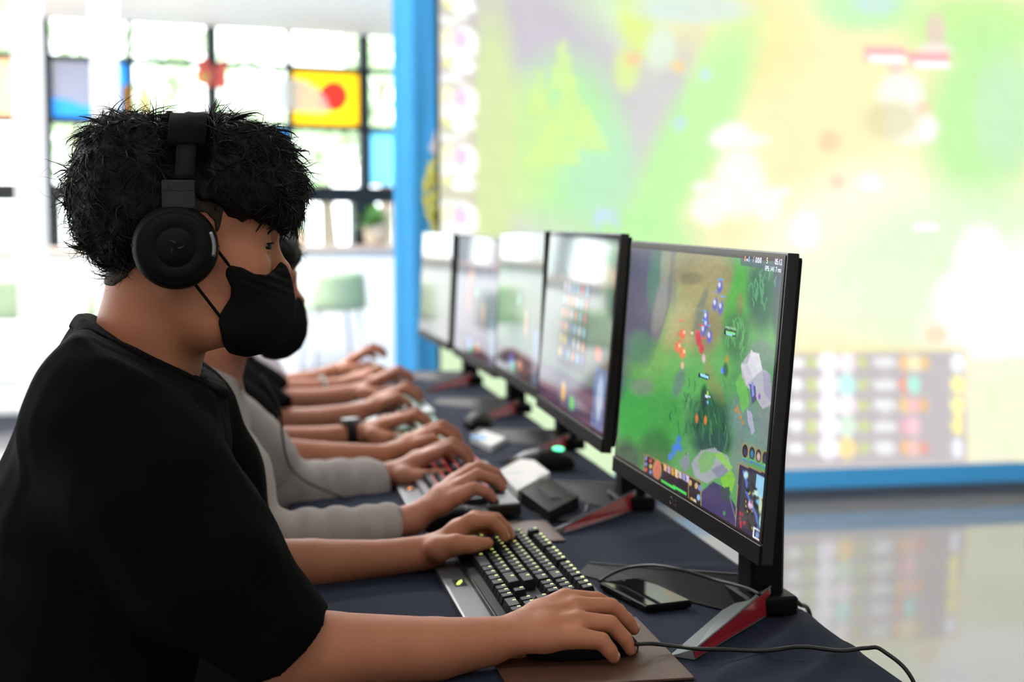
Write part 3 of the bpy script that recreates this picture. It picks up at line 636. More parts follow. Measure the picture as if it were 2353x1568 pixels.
def paint_main(i):
    L, Fs, X, Y, u, v = screen_grid(i, 330, 190); p = Paint(X, Y, (92, 158, 96)); R = random.Random(3)
    p.poly([(1400, 500), (1560, 540), (1540, 700), (1500, 830), (1440, 900), (1400, 960)], (80, 86, 108)); p.blob(1440, 690, 60, 190, (82, 84, 108), 0.9)
    p.blob(1505, 640, 16, 70, (70, 122, 104), 0.9, 5); p.blob(1530, 600, 12, 60, (142, 150, 126), 0.9, 5); p.blob(1516, 710, 14, 70, (138, 138, 132), 0.85, 10); p.blob(1548, 640, 8, 60, (72, 92, 108), 0.9)
    p.blob(1600, 620, 60, 70, (150, 142, 104), 0.95); p.blob(1640, 640, 50, 60, (160, 150, 106), 0.9); p.blob(1600, 720, 60, 100, (172, 164, 116), 0.9, 12); p.blob(1560, 790, 42, 80, (182, 176, 122), 0.8, 15); p.blob(1625, 760, 36, 60, (146, 138, 100), 0.8); p.blob(1590, 640, 26, 14, (120, 112, 90), 0.6)
    p.blob(1500, 850, 60, 60, (118, 178, 92), 0.8); p.blob(1470, 800, 30, 40, (84, 132, 104), 0.8); p.blob(1460, 960, 40, 90, (66, 168, 74), 0.9); p.blob(1530, 960, 40, 90, (70, 160, 72), 0.8); p.blob(1580, 860, 60, 60, (94, 178, 90), 0.8); p.blob(1505, 1040, 40, 50, (50, 110, 62), 0.8); p.blob(1440, 1060, 30, 50, (54, 72, 76), 0.8)
    p.blob(1475, 890, 26, 20, (124, 142, 122), 0.8); p.blob(1560, 880, 12, 34, (104, 132, 126), 0.8, 15); p.blob(1612, 700, 8, 40, (112, 136, 122), 0.7, 20); p.blob(1605, 740, 7, 30, (108, 132, 120), 0.6, 20); p.blob(1640, 880, 14, 60, (150, 150, 92), 0.6, -20)
    p.blob(1700, 640, 16, 60, (84, 176, 74), 0.95, 8); p.blob(1690, 720, 26, 60, (92, 184, 80), 0.9); p.blob(1750, 800, 34, 60, (96, 178, 96), 0.8); p.blob(1660, 830, 24, 50, (104, 182, 92), 0.7); p.blob(1700, 700, 8, 26, (150, 140, 92), 0.7)
    p.blob(1752, 680, 32, 80, (58, 108, 84), 0.95); p.blob(1790, 640, 14, 60, (74, 76, 100), 0.9); p.blob(1788, 720, 14, 60, (72, 98, 92), 0.8)
    p.blob(1692, 770, 30, 60, (62, 120, 78), 0.8)
    for k in range(120):      # grass blades
        cx, cy, sx, sy, c = R.choice(((1745, 670, 26, 50, (96, 168, 118)), (1692, 765, 24, 45, (98, 176, 104)), (1640, 960, 50, 60, (44, 96, 66)), (1590, 940, 26, 50, (66, 130, 84)), (1750, 650, 26, 50, (52, 110, 84))))
        x, y = R.gauss(cx, sx*0.55), R.gauss(cy, sy*0.55); h = R.uniform(14, 34); p.line([(x, y+h*0.5), (x+R.uniform(-3, 3), y), (x+R.uniform(-7, 7), y-h*0.5)], 1.6, c, 0.8)
    p.blob(1635, 975, 50, 66, (40, 84, 66), 0.85); p.blob(1640, 1020, 46, 30, (48, 80, 80), 0.8)
    for k in range(46): x, y = R.gauss(1630, 34), R.gauss(965, 44); h = R.uniform(16, 36); p.line([(x, y+h*0.5), (x+R.uniform(-8, 8), y-h*0.5)], 1.5, R.choice(((58, 118, 78), (34, 74, 58), (84, 140, 88))), 0.75)
    p.blob(1720, 980, 40, 70, (116, 146, 140), 0.9, -20); p.blob(1770, 960, 30, 80, (126, 142, 142), 0.9); p.blob(1700, 1060, 20, 60, (120, 142, 134), 0.85); p.blob(1750, 820, 30, 40, (124, 138, 140), 0.7)
    # boulders
    for pts, c in (([(1702, 838), (1726, 806), (1744, 812), (1752, 850), (1770, 858), (1774, 930), (1752, 940), (1728, 900), (1706, 880)], (186, 186, 198)), ([(1726, 806), (1744, 812), (1752, 850), (1730, 870), (1718, 836)], (222, 222, 230)), ([(1702, 838), (1718, 836), (1730, 870), (1716, 884)], (206, 206, 216)), ([(1752, 852), (1770, 858), (1774, 930), (1756, 905)], (164, 162, 184)), ([(1690, 880), (1702, 858), (1716, 890), (1722, 930), (1706, 950)], (112, 188, 92)), ([(1716, 940), (1728, 950), (1734, 990), (1728, 1000), (1718, 970)], (178, 178, 202)), ([(1722, 884), (1736, 888), (1738, 920), (1728, 930)], (84, 82, 132)), ([(1726, 880), (1731, 878), (1733, 910), (1728, 912)], (140, 150, 230)), ([(1588, 1066), (1610, 1036), (1640, 1030), (1672, 1046), (1682, 1080), (1660, 1090), (1624, 1112), (1596, 1096)], (160, 166, 174)), ([(1604, 1058), (1618, 1036), (1650, 1042), (1634, 1080), (1610, 1090)], (122, 176, 110)), ([(1634, 1080), (1660, 1066), (1682, 1080), (1650, 1100)], (134, 136, 158)), ([(1560, 1062), (1582, 1040), (1586, 1070), (1574, 1086)], (128, 140, 152)), ([(1655, 1100), (1680, 1080), (1690, 1100), (1682, 1130), (1664, 1128)], (128, 196, 62)), ([(1640, 1044), (1660, 1040), (1684, 1076), (1674, 1082)], (140, 200, 92)), ([(1612, 1130), (1640, 1106), (1664, 1120), (1700, 1180), (1692, 1232), (1640, 1206), (1612, 1170)], (58, 46, 104)), ([(1654, 1120), (1676, 1120), (1680, 1160), (1660, 1150)], (52, 74, 76))): p.poly(pts, c, 0.95)
    p.line([(1676, 1140), (1692, 1200)], 1.3, (120, 130, 160), 0.8); p.blob(1664, 1180, 3, 5, (70, 160, 90), 0.8)
    for x, y in ((1560, 1010), (1556, 1024), (1548, 1040), (1540, 1050), (1562, 1030), (1550, 1030)): p.blob(x, y, 5, 8, (70, 130, 226), 0.9)
    for x, y in ((1694, 938), (1698, 948), (1702, 960), (1690, 944), (1706, 972)): p.blob(x, y, 3, 4, (206, 140, 50), 0.9)
    for x, y in ((1601, 962), (1621, 966)): p.blob(x, y, 3.5, 10, (226, 130, 60), 0.9)
    p.blob(1745, 912, 3, 7, (150, 80, 190), 0.9)
    # small units and their bars
    for x, y in ((1654, 660), (1643, 700), (1656, 708), (1622, 730), (1622, 748), (1630, 775), (1616, 760)): p.blob(x, y, 6, 15, (98, 104, 190), 0.95, 8, 1.1); p.blob(x-1, y-5, 3, 6, (206, 206, 236), 0.9, 0, 1.2)
    for x, y in ((1568, 768), (1557, 798), (1568, 812)): p.blob(x, y, 7, 12, (232, 122, 84), 0.95, 0, 1.1); p.blob(x+4, y-4, 3, 4, (252, 196, 150), 0.9, 0, 1.2)
    for x, y in ((1606, 784), (1612, 802), (1604, 772)): p.blob(x, y, 6, 12, (206, 70, 84), 0.95, 0, 1.1)
    p.blob(1617, 824, 4, 10, (226, 190, 206), 0.9); p.blob(1568, 840, 4, 8, (240, 190, 170), 0.9); p.blob(1590, 766, 4, 3, (250, 220, 190), 0.9)
    for x, y, c in ((1655, 641, (110, 160, 236)), (1647, 671, (110, 160, 236)), (1660, 682, (110, 160, 236)), (1622, 714, (110, 160, 236)), (1620, 736, (110, 160, 236)), (1633, 748, (110, 160, 236)), (1613, 748, (220, 90, 90)), (1604, 760, (220, 90, 90)), (1616, 777, (220, 90, 90)), (1568, 736, (226, 110, 90)), (1558, 768, (226, 110, 90)), (1568, 784, (226, 110, 90))): p.poly([(x-7, y-1.6), (x+7, y+0.2), (x+7, y+2.6), (x-7, y+0.8)], c, 1, 1.1)
    p.poly([(1664, 757), (1691, 763), (1691, 774), (1664, 769)], (24, 32, 44)); p.poly([(1668, 759), (1690, 764), (1690, 770), (1668, 765)], (122, 216, 140), 1, 1.1); p.poly([(1668, 767), (1683, 770), (1683, 772), (1668, 769)], (150, 200, 240), 1, 1.1)
    [p.poly([(1667+k*4.2, 749+k*0.9), (1670+k*4.2, 749.6+k*0.9), (1670+k*4.2, 755+k*0.9), (1667+k*4.2, 754.4+k*0.9)], (206, 226, 206), 0.8) for k in range(6)]; p.poly([(1605, 857), (1630, 863), (1630, 873), (1605, 868)], (22, 34, 72)); p.poly([(1609, 859), (1628, 864), (1628, 870), (1609, 866)], (150, 214, 250), 1, 1.15)
    p.blob(1661, 852, 4, 7, (90, 120, 255), 1, 0, 1.6); p.blob(1670, 826, 4, 10, (180, 150, 60), 0.9); p.blob(1667, 850, 6, 16, (40, 54, 60), 0.7); p.blob(1618, 912, 8, 26, (44, 66, 60), 0.85); p.poly([(1620, 908), (1633, 912), (1633, 916), (1620, 912)], (206, 226, 250), 1, 1.1)
    p.blob(1626, 904, 2.5, 5, (170, 220, 80)); p.blob(1626, 925, 2.5, 4, (110, 190, 240))
    # heads-up display: ability bar, item slots
    p.poly([(1479, 1042), (1611, 1106), (1611, 1176), (1560, 1146), (1479, 1106)], (150, 128, 84)); p.poly([(1481, 1046), (1609, 1109), (1609, 1172), (1560, 1143), (1481, 1102)], (26, 28, 42))
    p.poly([(1581, 1094), (1583, 1095), (1583, 1154), (1581, 1153)], (140, 120, 80))
    p.blob(1510, 1080, 9, 20, (170, 140, 90), 1, 0, 1, 2); p.blob(1510, 1080, 7, 17, (196, 110, 90), 1, 0, 1.1, 2)
    for k, c in enumerate(((226, 176, 120), (186, 160, 190), (206, 150, 70), (230, 200, 150), (196, 190, 196), (150, 150, 206), (200, 190, 230))): x = 1525+k*8.6; p.poly([(x, 1066+k*4.3), (x+7, 1069.5+k*4.3), (x+7, 1086+k*4.3), (x, 1082+k*4.3)], c)
    p.poly([(1519, 1102), (1577, 1132), (1577, 1139), (1519, 1108)], (70, 206, 90), 1, 1.1); p.poly([(1519, 1110), (1553, 1128), (1553, 1135), (1519, 1116)], (92, 110, 226), 1, 1.1)
    for k in range(4):
        for j in range(2): p.blob(1484+j*11, 1054+k*13+j*5, 3, 4, R.choice(((206, 90, 80), (206, 190, 110), (130, 140, 206), (206, 206, 206))), 0.9, 0, 1, 2)
    for x, y, c in ((1586, 1110, (206, 176, 110)), (1600, 1117, (206, 176, 120)), (1608, 1122, (120, 130, 206)), (1605, 1144, (150, 190, 250)), (1589, 1150, (196, 170, 90)), (1596, 1154, (220, 210, 180))): p.blob(x, y, 3.4, 6, c, 0.95, 0, 1, 2)
    # team portraits and square map
    for x, y, c in ((1712, 1036, (70, 60, 96)), (1728, 1041, (60, 130, 170)), (1743, 1047, (206, 180, 180)), (1758, 1053, (60, 60, 86))):
        p.blob(x, y, 6.4, 15, (176, 154, 100), 1, 0, 1, 3); p.blob(x, y+1, 5.4, 13, (30, 28, 40), 1, 0, 1, 3); p.blob(x, y+3, 4, 9, c, 0.95); p.poly([(x-6, y+13), (x+6, y+17), (x+6, y+22), (x-6, y+18)], (96, 190, 120)); p.poly([(x-6, y+18), (x+6, y+22), (x+6, y+26), (x-6, y+22)], (80, 120, 200))
    p.poly([(1697, 1064), (1766, 1088), (1755, 1262), (1688, 1222)], (160, 140, 92)); p.poly([(1699, 1068), (1764, 1091), (1753, 1257), (1690, 1219)], (46, 44, 74))
    p.poly([(1706, 1078), (1760, 1098), (1750, 1238), (1696, 1205)], (62, 66, 72)); p.poly([(1738, 1090), (1760, 1098), (1755, 1148), (1736, 1138)], (150, 206, 236)); p.line([(1708, 1084), (1716, 1110), (1714, 1128), (1726, 1158), (1738, 1185), (1742, 1220)], 2.6, (86, 120, 206), 0.95); p.blob(1714, 1092, 5, 8, (190, 226, 236)); p.blob(1735, 1135, 6, 8, (206, 226, 206)); p.blob(1747, 1160, 4, 20, (206, 222, 180)); p.blob(1748, 1200, 4, 14, (160, 206, 206)); p.blob(1725, 1160, 6, 9, (226, 190, 220)); p.blob(1741, 1155, 4, 7, (120, 190, 236))
    for k in range(26): x, y = R.uniform(1712, 1742), R.uniform(1110, 1222); p.blob(x, y, R.uniform(2, 4.5), R.uniform(3, 6), (36, 36, 40), 0.85)
    for k in range(9): x = R.uniform(1697, 1712); p.blob(x, R.uniform(1175, 1212), 2, 3, (206, 50, 60), 0.95)
    for k in range(7): p.blob(R.uniform(1712, 1742), R.uniform(1110, 1215), 1.4, 2, (226, 190, 90), 0.95)
    p.line([(1732, 1212), (1750, 1222), (1748, 1243), (1731, 1233), (1732, 1212)], 1.4, (250, 250, 250)); p.blob(1740, 1230, 4, 7, (130, 160, 220)); p.blob(1679, 1210, 3, 3, (206, 206, 200)); p.blob(1685, 1214, 3, 4, (150, 150, 150))
    # score strip
    p.poly([(1700, 584), (1808, 593), (1805, 622), (1702, 611)], (70, 90, 112), 0.8)
    p.noise(0.07, 0.06, 5); p.noise(0.05, 0.2, 6)
    border(p, u, v); return L, Fs, p.c
def paint_icons(i):
    L, Fs, X, Y, u, v = screen_grid(i, 120, 70); p = Paint(u*100, v*56, (70, 104, 82)); R = random.Random(4)
    p.blob(20, 12, 20, 14, (120, 130, 140), 0.7); p.blob(72, 10, 12, 10, (80, 80, 130), 0.8); p.blob(90, 12, 10, 12, (90, 140, 100), 0.8); p.blob(50, 30, 60, 16, (96, 110, 104), 0.7)
    p.poly([(28, 12), (70, 14), (70, 42), (28, 42)], (60, 66, 74))
    for a in range(6):
        for b in range(6): p.blob(32+a*6.6, 17+b*4.2, 2.2, 1.5, R.choice(((230, 160, 120), (220, 220, 230), (140, 190, 220), (226, 196, 90), (120, 120, 190), (206, 90, 110))), 0.9)
    p.poly([(0, 44), (100, 44), (100, 56), (0, 56)], (70, 52, 96), 0.9); p.blob(50, 51, 20, 3, (90, 110, 150), 0.8); p.blob(42, 50, 4, 3, (226, 190, 110)); p.blob(56, 52, 4, 2, (90, 226, 130)); p.poly([(84, 38), (99, 38), (99, 55), (84, 55)], (90, 130, 190), 0.8); p.blob(92, 46, 4, 6, (206, 230, 250), 0.8); p.blob(86, 34, 5, 2, (230, 120, 90), 0.8)
    p.noise(0.1, 0.3, 8); border(p, u, v); return L, Fs, p.c
def paint_soft(i, seed):
    L, Fs, X, Y, u, v = screen_grid(i, 90, 52); R = random.Random(seed); p = Paint(u*100, v*56, ((66, 100, 72), (84, 84, 110), (96, 98, 92))[seed])
    for k in range(14): p.blob(R.uniform(0, 100), R.uniform(4, 40), R.uniform(8, 22), R.uniform(6, 14), R.choice((((70, 130, 80), (90, 120, 96), (60, 90, 80)), ((90, 90, 130), (120, 96, 120), (96, 116, 140)), ((106, 106, 98), (96, 100, 96), (110, 110, 106)))[seed]), 0.6)
    if seed < 2:
        p.poly([(0, 46), (100, 46), (100, 56), (0, 56)], (60, 50, 80), 0.8); p.blob(40, 51, 5, 3, (110, 120, 226)); p.blob(44, 53, 4, 2, (90, 220, 160)); p.blob(60, 51, 5, 2, (220, 150, 110)); p.poly([(86, 36), (99, 36), (99, 55), (86, 55)], (110, 140, 170), 0.8); p.blob(70, 34, 3, 5, (230, 170, 120), 0.8); p.blob(52, 26, 3, 2, (130, 220, 210), 0.8)
        if seed == 1: p.blob(34, 26, 4, 10, (230, 110, 120), 0.9); p.blob(40, 18, 3, 3, (220, 190, 110), 0.8)
    border(p, u, v); return L, Fs, p.c
def make_monitor(i):
    (x, y), rz, zb, tl, ro = MON[i]
    root = empty('monitor', (x, y, TZ), math.radians(rz)); tag(root, MLAB[i], 'monitor', 'gaming monitors along the table')
    loc = (0, 0, zb); rot = (Matrix.Rotation(math.radians(tl), 4, 'Y') @ Matrix.Rotation(math.radians(ro), 4, 'X')).to_euler()
    def part(n, bm, m, sm=False): return bm_obj(n, bm, m, root, sm, loc, rot)
    bm = bmesh.new(); bbox(bm, (0.007, 0, MH/2), (0.013, MW, MH), 0.0015, 2); hs = part('housing', bm, PLASTIC_G)
    bm = bmesh.new(); bbox(bm, (0.0165, 0, MH/2+0.002), (0.008, MW-0.012, MH-0.012), 0.004, 2); part('back_step', bm, PLASTIC)
    bm = bmesh.new(); bbox(bm, (0.036, 0, MH*0.46), (0.034, 0.30, 0.2), 0.012, 3); part('back_cover', bm, PLASTIC)
    bm = bmesh.new(); bbox(bm, (-0.0005, 0, 0.0108), (0.004, MW, 0.0216), 0.0008, 1); ch = part('chin', bm, PLASTIC)
    # small maker's mark in the middle of the chin: a ring and two letters
    mk = mat('logo_grey', (0.12, 0.11, 0.11), 0.35, metal=0.5); V, Fs = tube([(-0.003, 0.012+0.0042*math.cos(a), 0.011+0.0042*math.sin(a)) for a in np.linspace(0.4, 6.0, 20)], 0.0006, 6)
    mesh_obj('logo_ring', V, Fs, mk, ch, True)
    text_mesh('logo_letters', 'LG', 0.011, mk, ch, Matrix(((0, 0, -1, -0.0029), (-1, 0, 0, 0.005), (0, 1, 0, 0.007), (0, 0, 0, 1))), 0.0002)
    L, Fs, c = paint_main(i) if i == 0 else paint_icons(i) if i == 1 else paint_soft(i, i-2)
    sc = mesh_obj('screen', L, Fs, screen_mat('screen_picture_%d' % i, (1.0, 0.8, 0.75, 0.75, 0.7)[i], 0.06 if i else 0.14, 0.55 if i else 0.42), root, False, colors=c); sc.location = loc; sc.rotation_euler = rot
    if i == 0:
        wt = mat('screen_text_white', (0.8, 0.8, 0.85), 0.5, emit=(0.72, 0.72, 0.95), estr=1.0); yt = mat('screen_text_yellow', (0.8, 0.8, 0.5), 0.5, emit=(0.85, 0.82, 0.45), estr=1.0)
        rt = mat('screen_text_red', (0.8, 0.2, 0.1), 0.5, emit=(0.9, 0.25, 0.12), estr=1.0); bt = mat('screen_text_blue', (0.2, 0.4, 0.9), 0.5, emit=(0.2, 0.5, 0.95), estr=1.0)
        for s_, px, py, h, m_ in (('0', 1713, 601, 0.0062, rt), ('vs', 1717.5, 600.5, 0.004, wt), ('0', 1722, 602, 0.0062, bt), ('/', 1733, 602, 0.006, wt), ('0/0/0', 1738, 604, 0.0062, wt), ('5', 1763.5, 605.5, 0.0062, yt), ('05:12', 1783, 608, 0.0062, wt), ('FPS: 141', 1760, 622.5, 0.0055, wt), ('7 ms', 1784.5, 625.5, 0.0055, wt)):
            yl, zl = scr_local(0, px, py); text_mesh('screen_text', s_, h*1.4, m_, sc, Matrix(((0, 0, -1, -0.0014), (-1, 0, 0, yl), (0, 1, 0, zl), (0, 0, 0, 1))))
    # stand
    bm = bmesh.new(); bbox(bm, (0.112, 0, 0.155), (0.044, 0.05, 0.29), 0.010, 3); bm_obj('stand_column', bm, PLASTIC, root)
    bm = bmesh.new(); bbox(bm, (0.076, 0, zb+0.15), (0.05, 0.07, 0.07), 0.006, 2); bm_obj('hinge', bm, PLASTIC, root)
    bm = bmesh.new(); bbox(bm, (0.112, 0, 0.012), (0.066, 0.09, 0.024), 0.008, 3); bm_obj('base_hub', bm, PLASTIC, root)
    for s in (-1, 1):
        a = np.array([0.105, s*0.02, 0]); t = np.array([-0.045 if s < 0 else -0.05, s*(0.185 if s < 0 else 0.23), 0]); d = t-a; n = np.array([d[1], -d[0], 0])*s; n /= np.linalg.norm(n)   # n: outwards/back side
        # ridge line above the leg; near inner slope grey, outer face red
        P = [a-n*0.046, a+n*0.014, a+n*0.012+np.array([0, 0, 0.034]), t-n*0.024, t+n*0.006, t+n*0.004+np.array([0, 0, 0.010])]
        o = mesh_obj('leg', P, [(0, 1, 2), (3, 5, 4), (0, 2, 5, 3), (0, 3, 4, 1), (1, 4, 5, 2)], GREYMET if s < 0 else PLASTIC, root); fix_normals(o)  # far leg coloured black, its unlit side put into the material
        e = n*0.0012; Q = [P[1]+e+np.array([0, 0, 0.003])+(t-a)*0.04, P[4]+e+np.array([0, 0, 0.002])-(t-a)*0.01, P[5]+e-np.array([0, 0, 0.0008])-(t-a)*0.01, P[2]+e-np.array([0, 0, 0.002])+(t-a)*0.04]
        Q = Q+[q-e*0.9 for q in Q]; fix_normals(mesh_obj('red_trim', Q, [(0, 1, 2, 3), (4, 5, 6, 7), (0, 1, 5, 4), (1, 2, 6, 5), (2, 3, 7, 6), (3, 0, 4, 7)], RED, o))
        rd = P[2]*0.999; fix_normals(mesh_obj('chrome_edge', *tube([P[2], P[5]], 0.0012, 6), SILVER, o))
    return root
for i in range(5): make_monitor(i)

# ================================================================== keyboards
U = 0.01905
def layout():
    K = [(0, 0, 1, 1)]+[(x, 0, 1, 1) for x in (2, 3, 4, 5, 6.5, 7.5, 8.5, 9.5, 11, 12, 13, 14, 15.25, 16.25, 17.25)]
    r1 = [(i, 1.25, 1, 1) for i in range(13)]+[(13, 1.25, 2, 1)]
    r2 = [(0, 2.25, 1.5, 1)]+[(1.5+i, 2.25, 1, 1) for i in range(12)]+[(13.5, 2.25, 1.5, 1)]
    r3 = [(0, 3.25, 1.75, 1)]+[(1.75+i, 3.25, 1, 1) for i in range(11)]+[(12.75, 3.25, 2.25, 1)]
    r4 = [(0, 4.25, 2.25, 1)]+[(2.25+i, 4.25, 1, 1) for i in range(10)]+[(12.25, 4.25, 2.75, 1)]
    r5 = [(0, 5.25, 1.25, 1), (1.25, 5.25, 1.25, 1), (2.5, 5.25, 1.25, 1), (3.75, 5.25, 6.25, 1)]+[(10+1.25*i, 5.25, 1.25, 1) for i in range(4)]
    nav = [(15.25+i, y, 1, 1) for y in (1.25, 2.25) for i in range(3)]+[(16.25, 4.25, 1, 1)]+[(15.25+i, 5.25, 1, 1) for i in range(3)]
    num = [(18.5+i, 1.25, 1, 1) for i in range(4)]+[(18.5+i, y, 1, 1) for y in (2.25, 3.25, 4.25) for i in range(3)]+[(21.5, 2.25, 1, 2), (21.5, 4.25, 1, 2), (18.5, 5.25, 2, 1), (20.5, 5.25, 1, 1)]
    return K+r1+r2+r3+r4+r5+nav+num
def key_mesh(wu, hu, km, lm, nglyph):
    """key cap; local x towards the monitor, y towards the typist's left"""
    w_, h_ = wu*U-0.0014, hu*U-0.0014; tw, th = w_-0.0046, h_-0.0052; z1 = 0.0105; dx = 0.0006
    V = [(-h_/2, -w_/2, 0), (h_/2, -w_/2, 0), (h_/2, w_/2, 0), (-h_/2, w_/2, 0), (-th/2+dx, -tw/2, z1), (th/2+dx, -tw/2, z1+0.0012), (th/2+dx, tw/2, z1+0.0012), (-th/2+dx, tw/2, z1)]
    Fs = [(3, 2, 1, 0), (4, 5, 6, 7), (0, 1, 5, 4), (1, 2, 6, 5), (2, 3, 7, 6), (3, 0, 4, 7)]; mi = [0]*6
    zt = z1+0.0011; gx = th/2-0.0028+dx
    for g in range(nglyph):
        gy = min(tw/2-0.003, 0.0035)-g*0.0034
        for (x0, x1, y0, y1) in ((-0.0017, 0.0017, 0.0008, 0.0016), (0.0007, 0.0017, -0.0014, 0.001), (-0.0017, -0.0007, -0.0014, 0.001)):
            b = len(V); V += [(gx+x0, gy+y0, zt+0.0001), (gx+x1, gy+y0, zt+0.0002), (gx+x1, gy+y1, zt+0.0002), (gx+x0, gy+y1, zt+0.0001)]; Fs.append((b, b+1, b+2, b+3)); mi.append(1)
    me = bpy.data.meshes.new('key'); me.from_pydata(V, [], Fs); me.materials.append(km); me.materials.append(lm); me.polygons.foreach_set('material_index', mi); me.update(); return me
def keyboard(lab, cx, cy, rz, base, plate, km, glow, estr, ledge=None, logo=None, tilt=3.5):
    root = empty('keyboard', (cx, cy, TZ), math.radians(rz)); tag(root, lab, 'keyboard', 'gaming keyboards along the table')
    L = 22.5*U; D = 6.25*U; rt = (0, -math.radians(tilt), 0)
    bm = bmesh.new(); bbox(bm, (0.0, 0, 0.013), (D+0.022, L+0.014, 0.018), 0.003, 2); bm_obj('case', bm, base, root, False, None, rt)
    bm = bmesh.new(); bbox(bm, (0.0, 0, 0.0225), (D+0.020, L+0.012, 0.003), 0.001, 1); bm_obj('plate', bm, plate, root, False, None, rt)
    for x in (D/2-0.01,):
        for s in (-1, 1): box('foot', (x, s*L*0.4, 0.004), (0.02, 0.03, 0.014), PLASTIC, root)
    lm = mat('legend_'+lab.split()[0]+str(int(cy*100)), (0.6, 0.6, 0.6), 0.4, emit=glow, estr=estr); cache = {}
    for n, (x, y, wu, hu) in enumerate(layout()):
        gl = 2 if (y == 0 and x > 0) else 1
        kk = (wu, hu, gl)
        if kk not in cache: cache[kk] = key_mesh(wu, hu, km, lm, gl)
        o = bpy.data.objects.new('key', cache[kk]); COL.objects.link(o); o.parent = root; o.rotation_euler = rt
        kx = D/2-(y+hu/2)*U; o.location = (kx, L/2-(x+wu/2)*U, 0.0245+kx*math.sin(math.radians(tilt)))
    if ledge is not None:
        bm = bmesh.new(); bbox(bm, (-D/2-0.026, 0, 0.008), (0.036, L+0.014, 0.012), 0.003, 2); le = bm_obj('wrist_ledge', bm, ledge, root, False, None, rt)
        bm = bmesh.new(); bbox(bm, (-D/2-0.024, L*0.075, 0.0142), (0.016, 0.034, 0.0012), 0.0004, 1); lb = bm_obj('logo_window', bm, PLASTIC, le)
        if logo:
            gm = mat('logo_glow_%d' % int(cy*100), (0.6, 0.8, 0.2), 0.4, emit=logo, estr=1.1); V = []
            pts = [(-0.006, -0.010), (-0.002, -0.012), (0.004, 0.002), (0.005, 0.012), (0.001, 0.009), (-0.003, 0.000)]
            V, Fs = prism(pts, 0.0148, 0.0152, 2); V = V+np.array([-D/2-0.024, L*0.075, 0]); fix_normals(mesh_obj('glowing_logo', V, Fs, gm, lb))
    return root
KEY_B = mat('black_keycap', (0.006, 0.006, 0.007), 0.5, var=0.1, scale=60, spec=0.14); KEY_G = mat('grey_keycap', (0.16, 0.17, 0.17), 0.45); KEY_W = mat('pale_keycap', (0.45, 0.47, 0.46), 0.45)
K1 = keyboard('black keyboard with yellow-green lit keys and a silver front ledge', 0.345, 1.805, 0.5, PLASTIC_D, PLASTIC, KEY_B, (0.85, 0.92, 0.22), 2.0, SILVER, (0.55, 0.85, 0.10))
keyboard('black keyboard with red lit keys on a silver plate', 0.352, 2.480, 0.0, PLASTIC_G, SILVER, KEY_B, (1.0, 0.03, 0.05), 3.5, SILVER, (1.0, 0.05, 0.06))
keyboard('silver keyboard with dark keys lit green, under the watch wearer', 0.345, 3.06, 1.0, SILVER, SILVER, KEY_G, (0.05, 0.8, 0.35), 2.5, WHITE_P)
keyboard('white-cased keyboard with grey keys lit green, fourth along the table', 0.350, 3.635, 2.0, WHITE_P, WHITE_P, KEY_G, (0.08, 0.8, 0.4), 2.5, WHITE_P)
keyboard('pale grey keyboard at the table end by the banner', 0.335, 4.315, 2.0, WHITE_P, SILVER, KEY_W, (0.5, 0.6, 0.5), 0.5, WHITE_P)

# ================================================================== mouse pads, mice, phone and small things
def pad(lab, x0, x1, y0, y1, rz=0.0):
    e = box('mouse_pad', (0, 0, 0.0015), (x1-x0, y1-y0, 0.003), LEATHER, None, 0.0012, ((x0+x1)/2, (y0+y1)/2, TZ), (0, 0, math.radians(rz)))
    tag(e, lab, 'mouse pad', 'brown leather mouse pads'); return e
pad('brown leather mouse pad under the black-shirted player’s mouse hand', 0.252, 0.452, 1.423, 1.66)
pad('brown leather mouse pad under the grey-sleeved player’s mouse hand', 0.255, 0.458, 2.089, 2.235)
pad('brown leather mouse pad under the watch wearer’s mouse hand', 0.255, 0.455, 2.715, 2.83)
_v = Vol((-0.075, -0.045, -0.005), (0.075, 0.045, 0.055), 0.0016)
_v.ell((-0.012, 0, 0.006), (0.054, 0.032, 0.031), 0.01); _v.ell((0.022, 0, 0.004), (0.044, 0.030, 0.022), 0.015); _v.cone((-0.03, -0.014, 0.008), (0.03, -0.012, 0.008), 0.018, 0.014, 0.006); _v.cone((-0.03, 0.014, 0.008), (0.03, 0.012, 0.008), 0.018, 0.014, 0.006); _v.plane((0, 0, 0.0), (0, 0, -1))
MOUSE = vmesh(_v, 2)
_b = Vol((-0.075, -0.045, -0.005), (0.075, 0.045, 0.055), 0.0016); _b.f = _v.f.copy()-0.0012
def _half(s):
    q = Vol((-0.075, -0.045, -0.005), (0.075, 0.045, 0.055), 0.0016); q.f = _v.f.copy()-0.0014; q.plane((0.0, 0, 0), (-1, 0, 0), 0.002); q.plane((0, s*0.0045, 0), (0, -s, 0), 0.001); q.plane((0, 0, 0.016), (0, 0, -1), 0.001)
    q.f = np.maximum(q.f, -(_v.f+0.002)); return vmesh(q, 1)
BTN = [_half(1), _half(-1)]
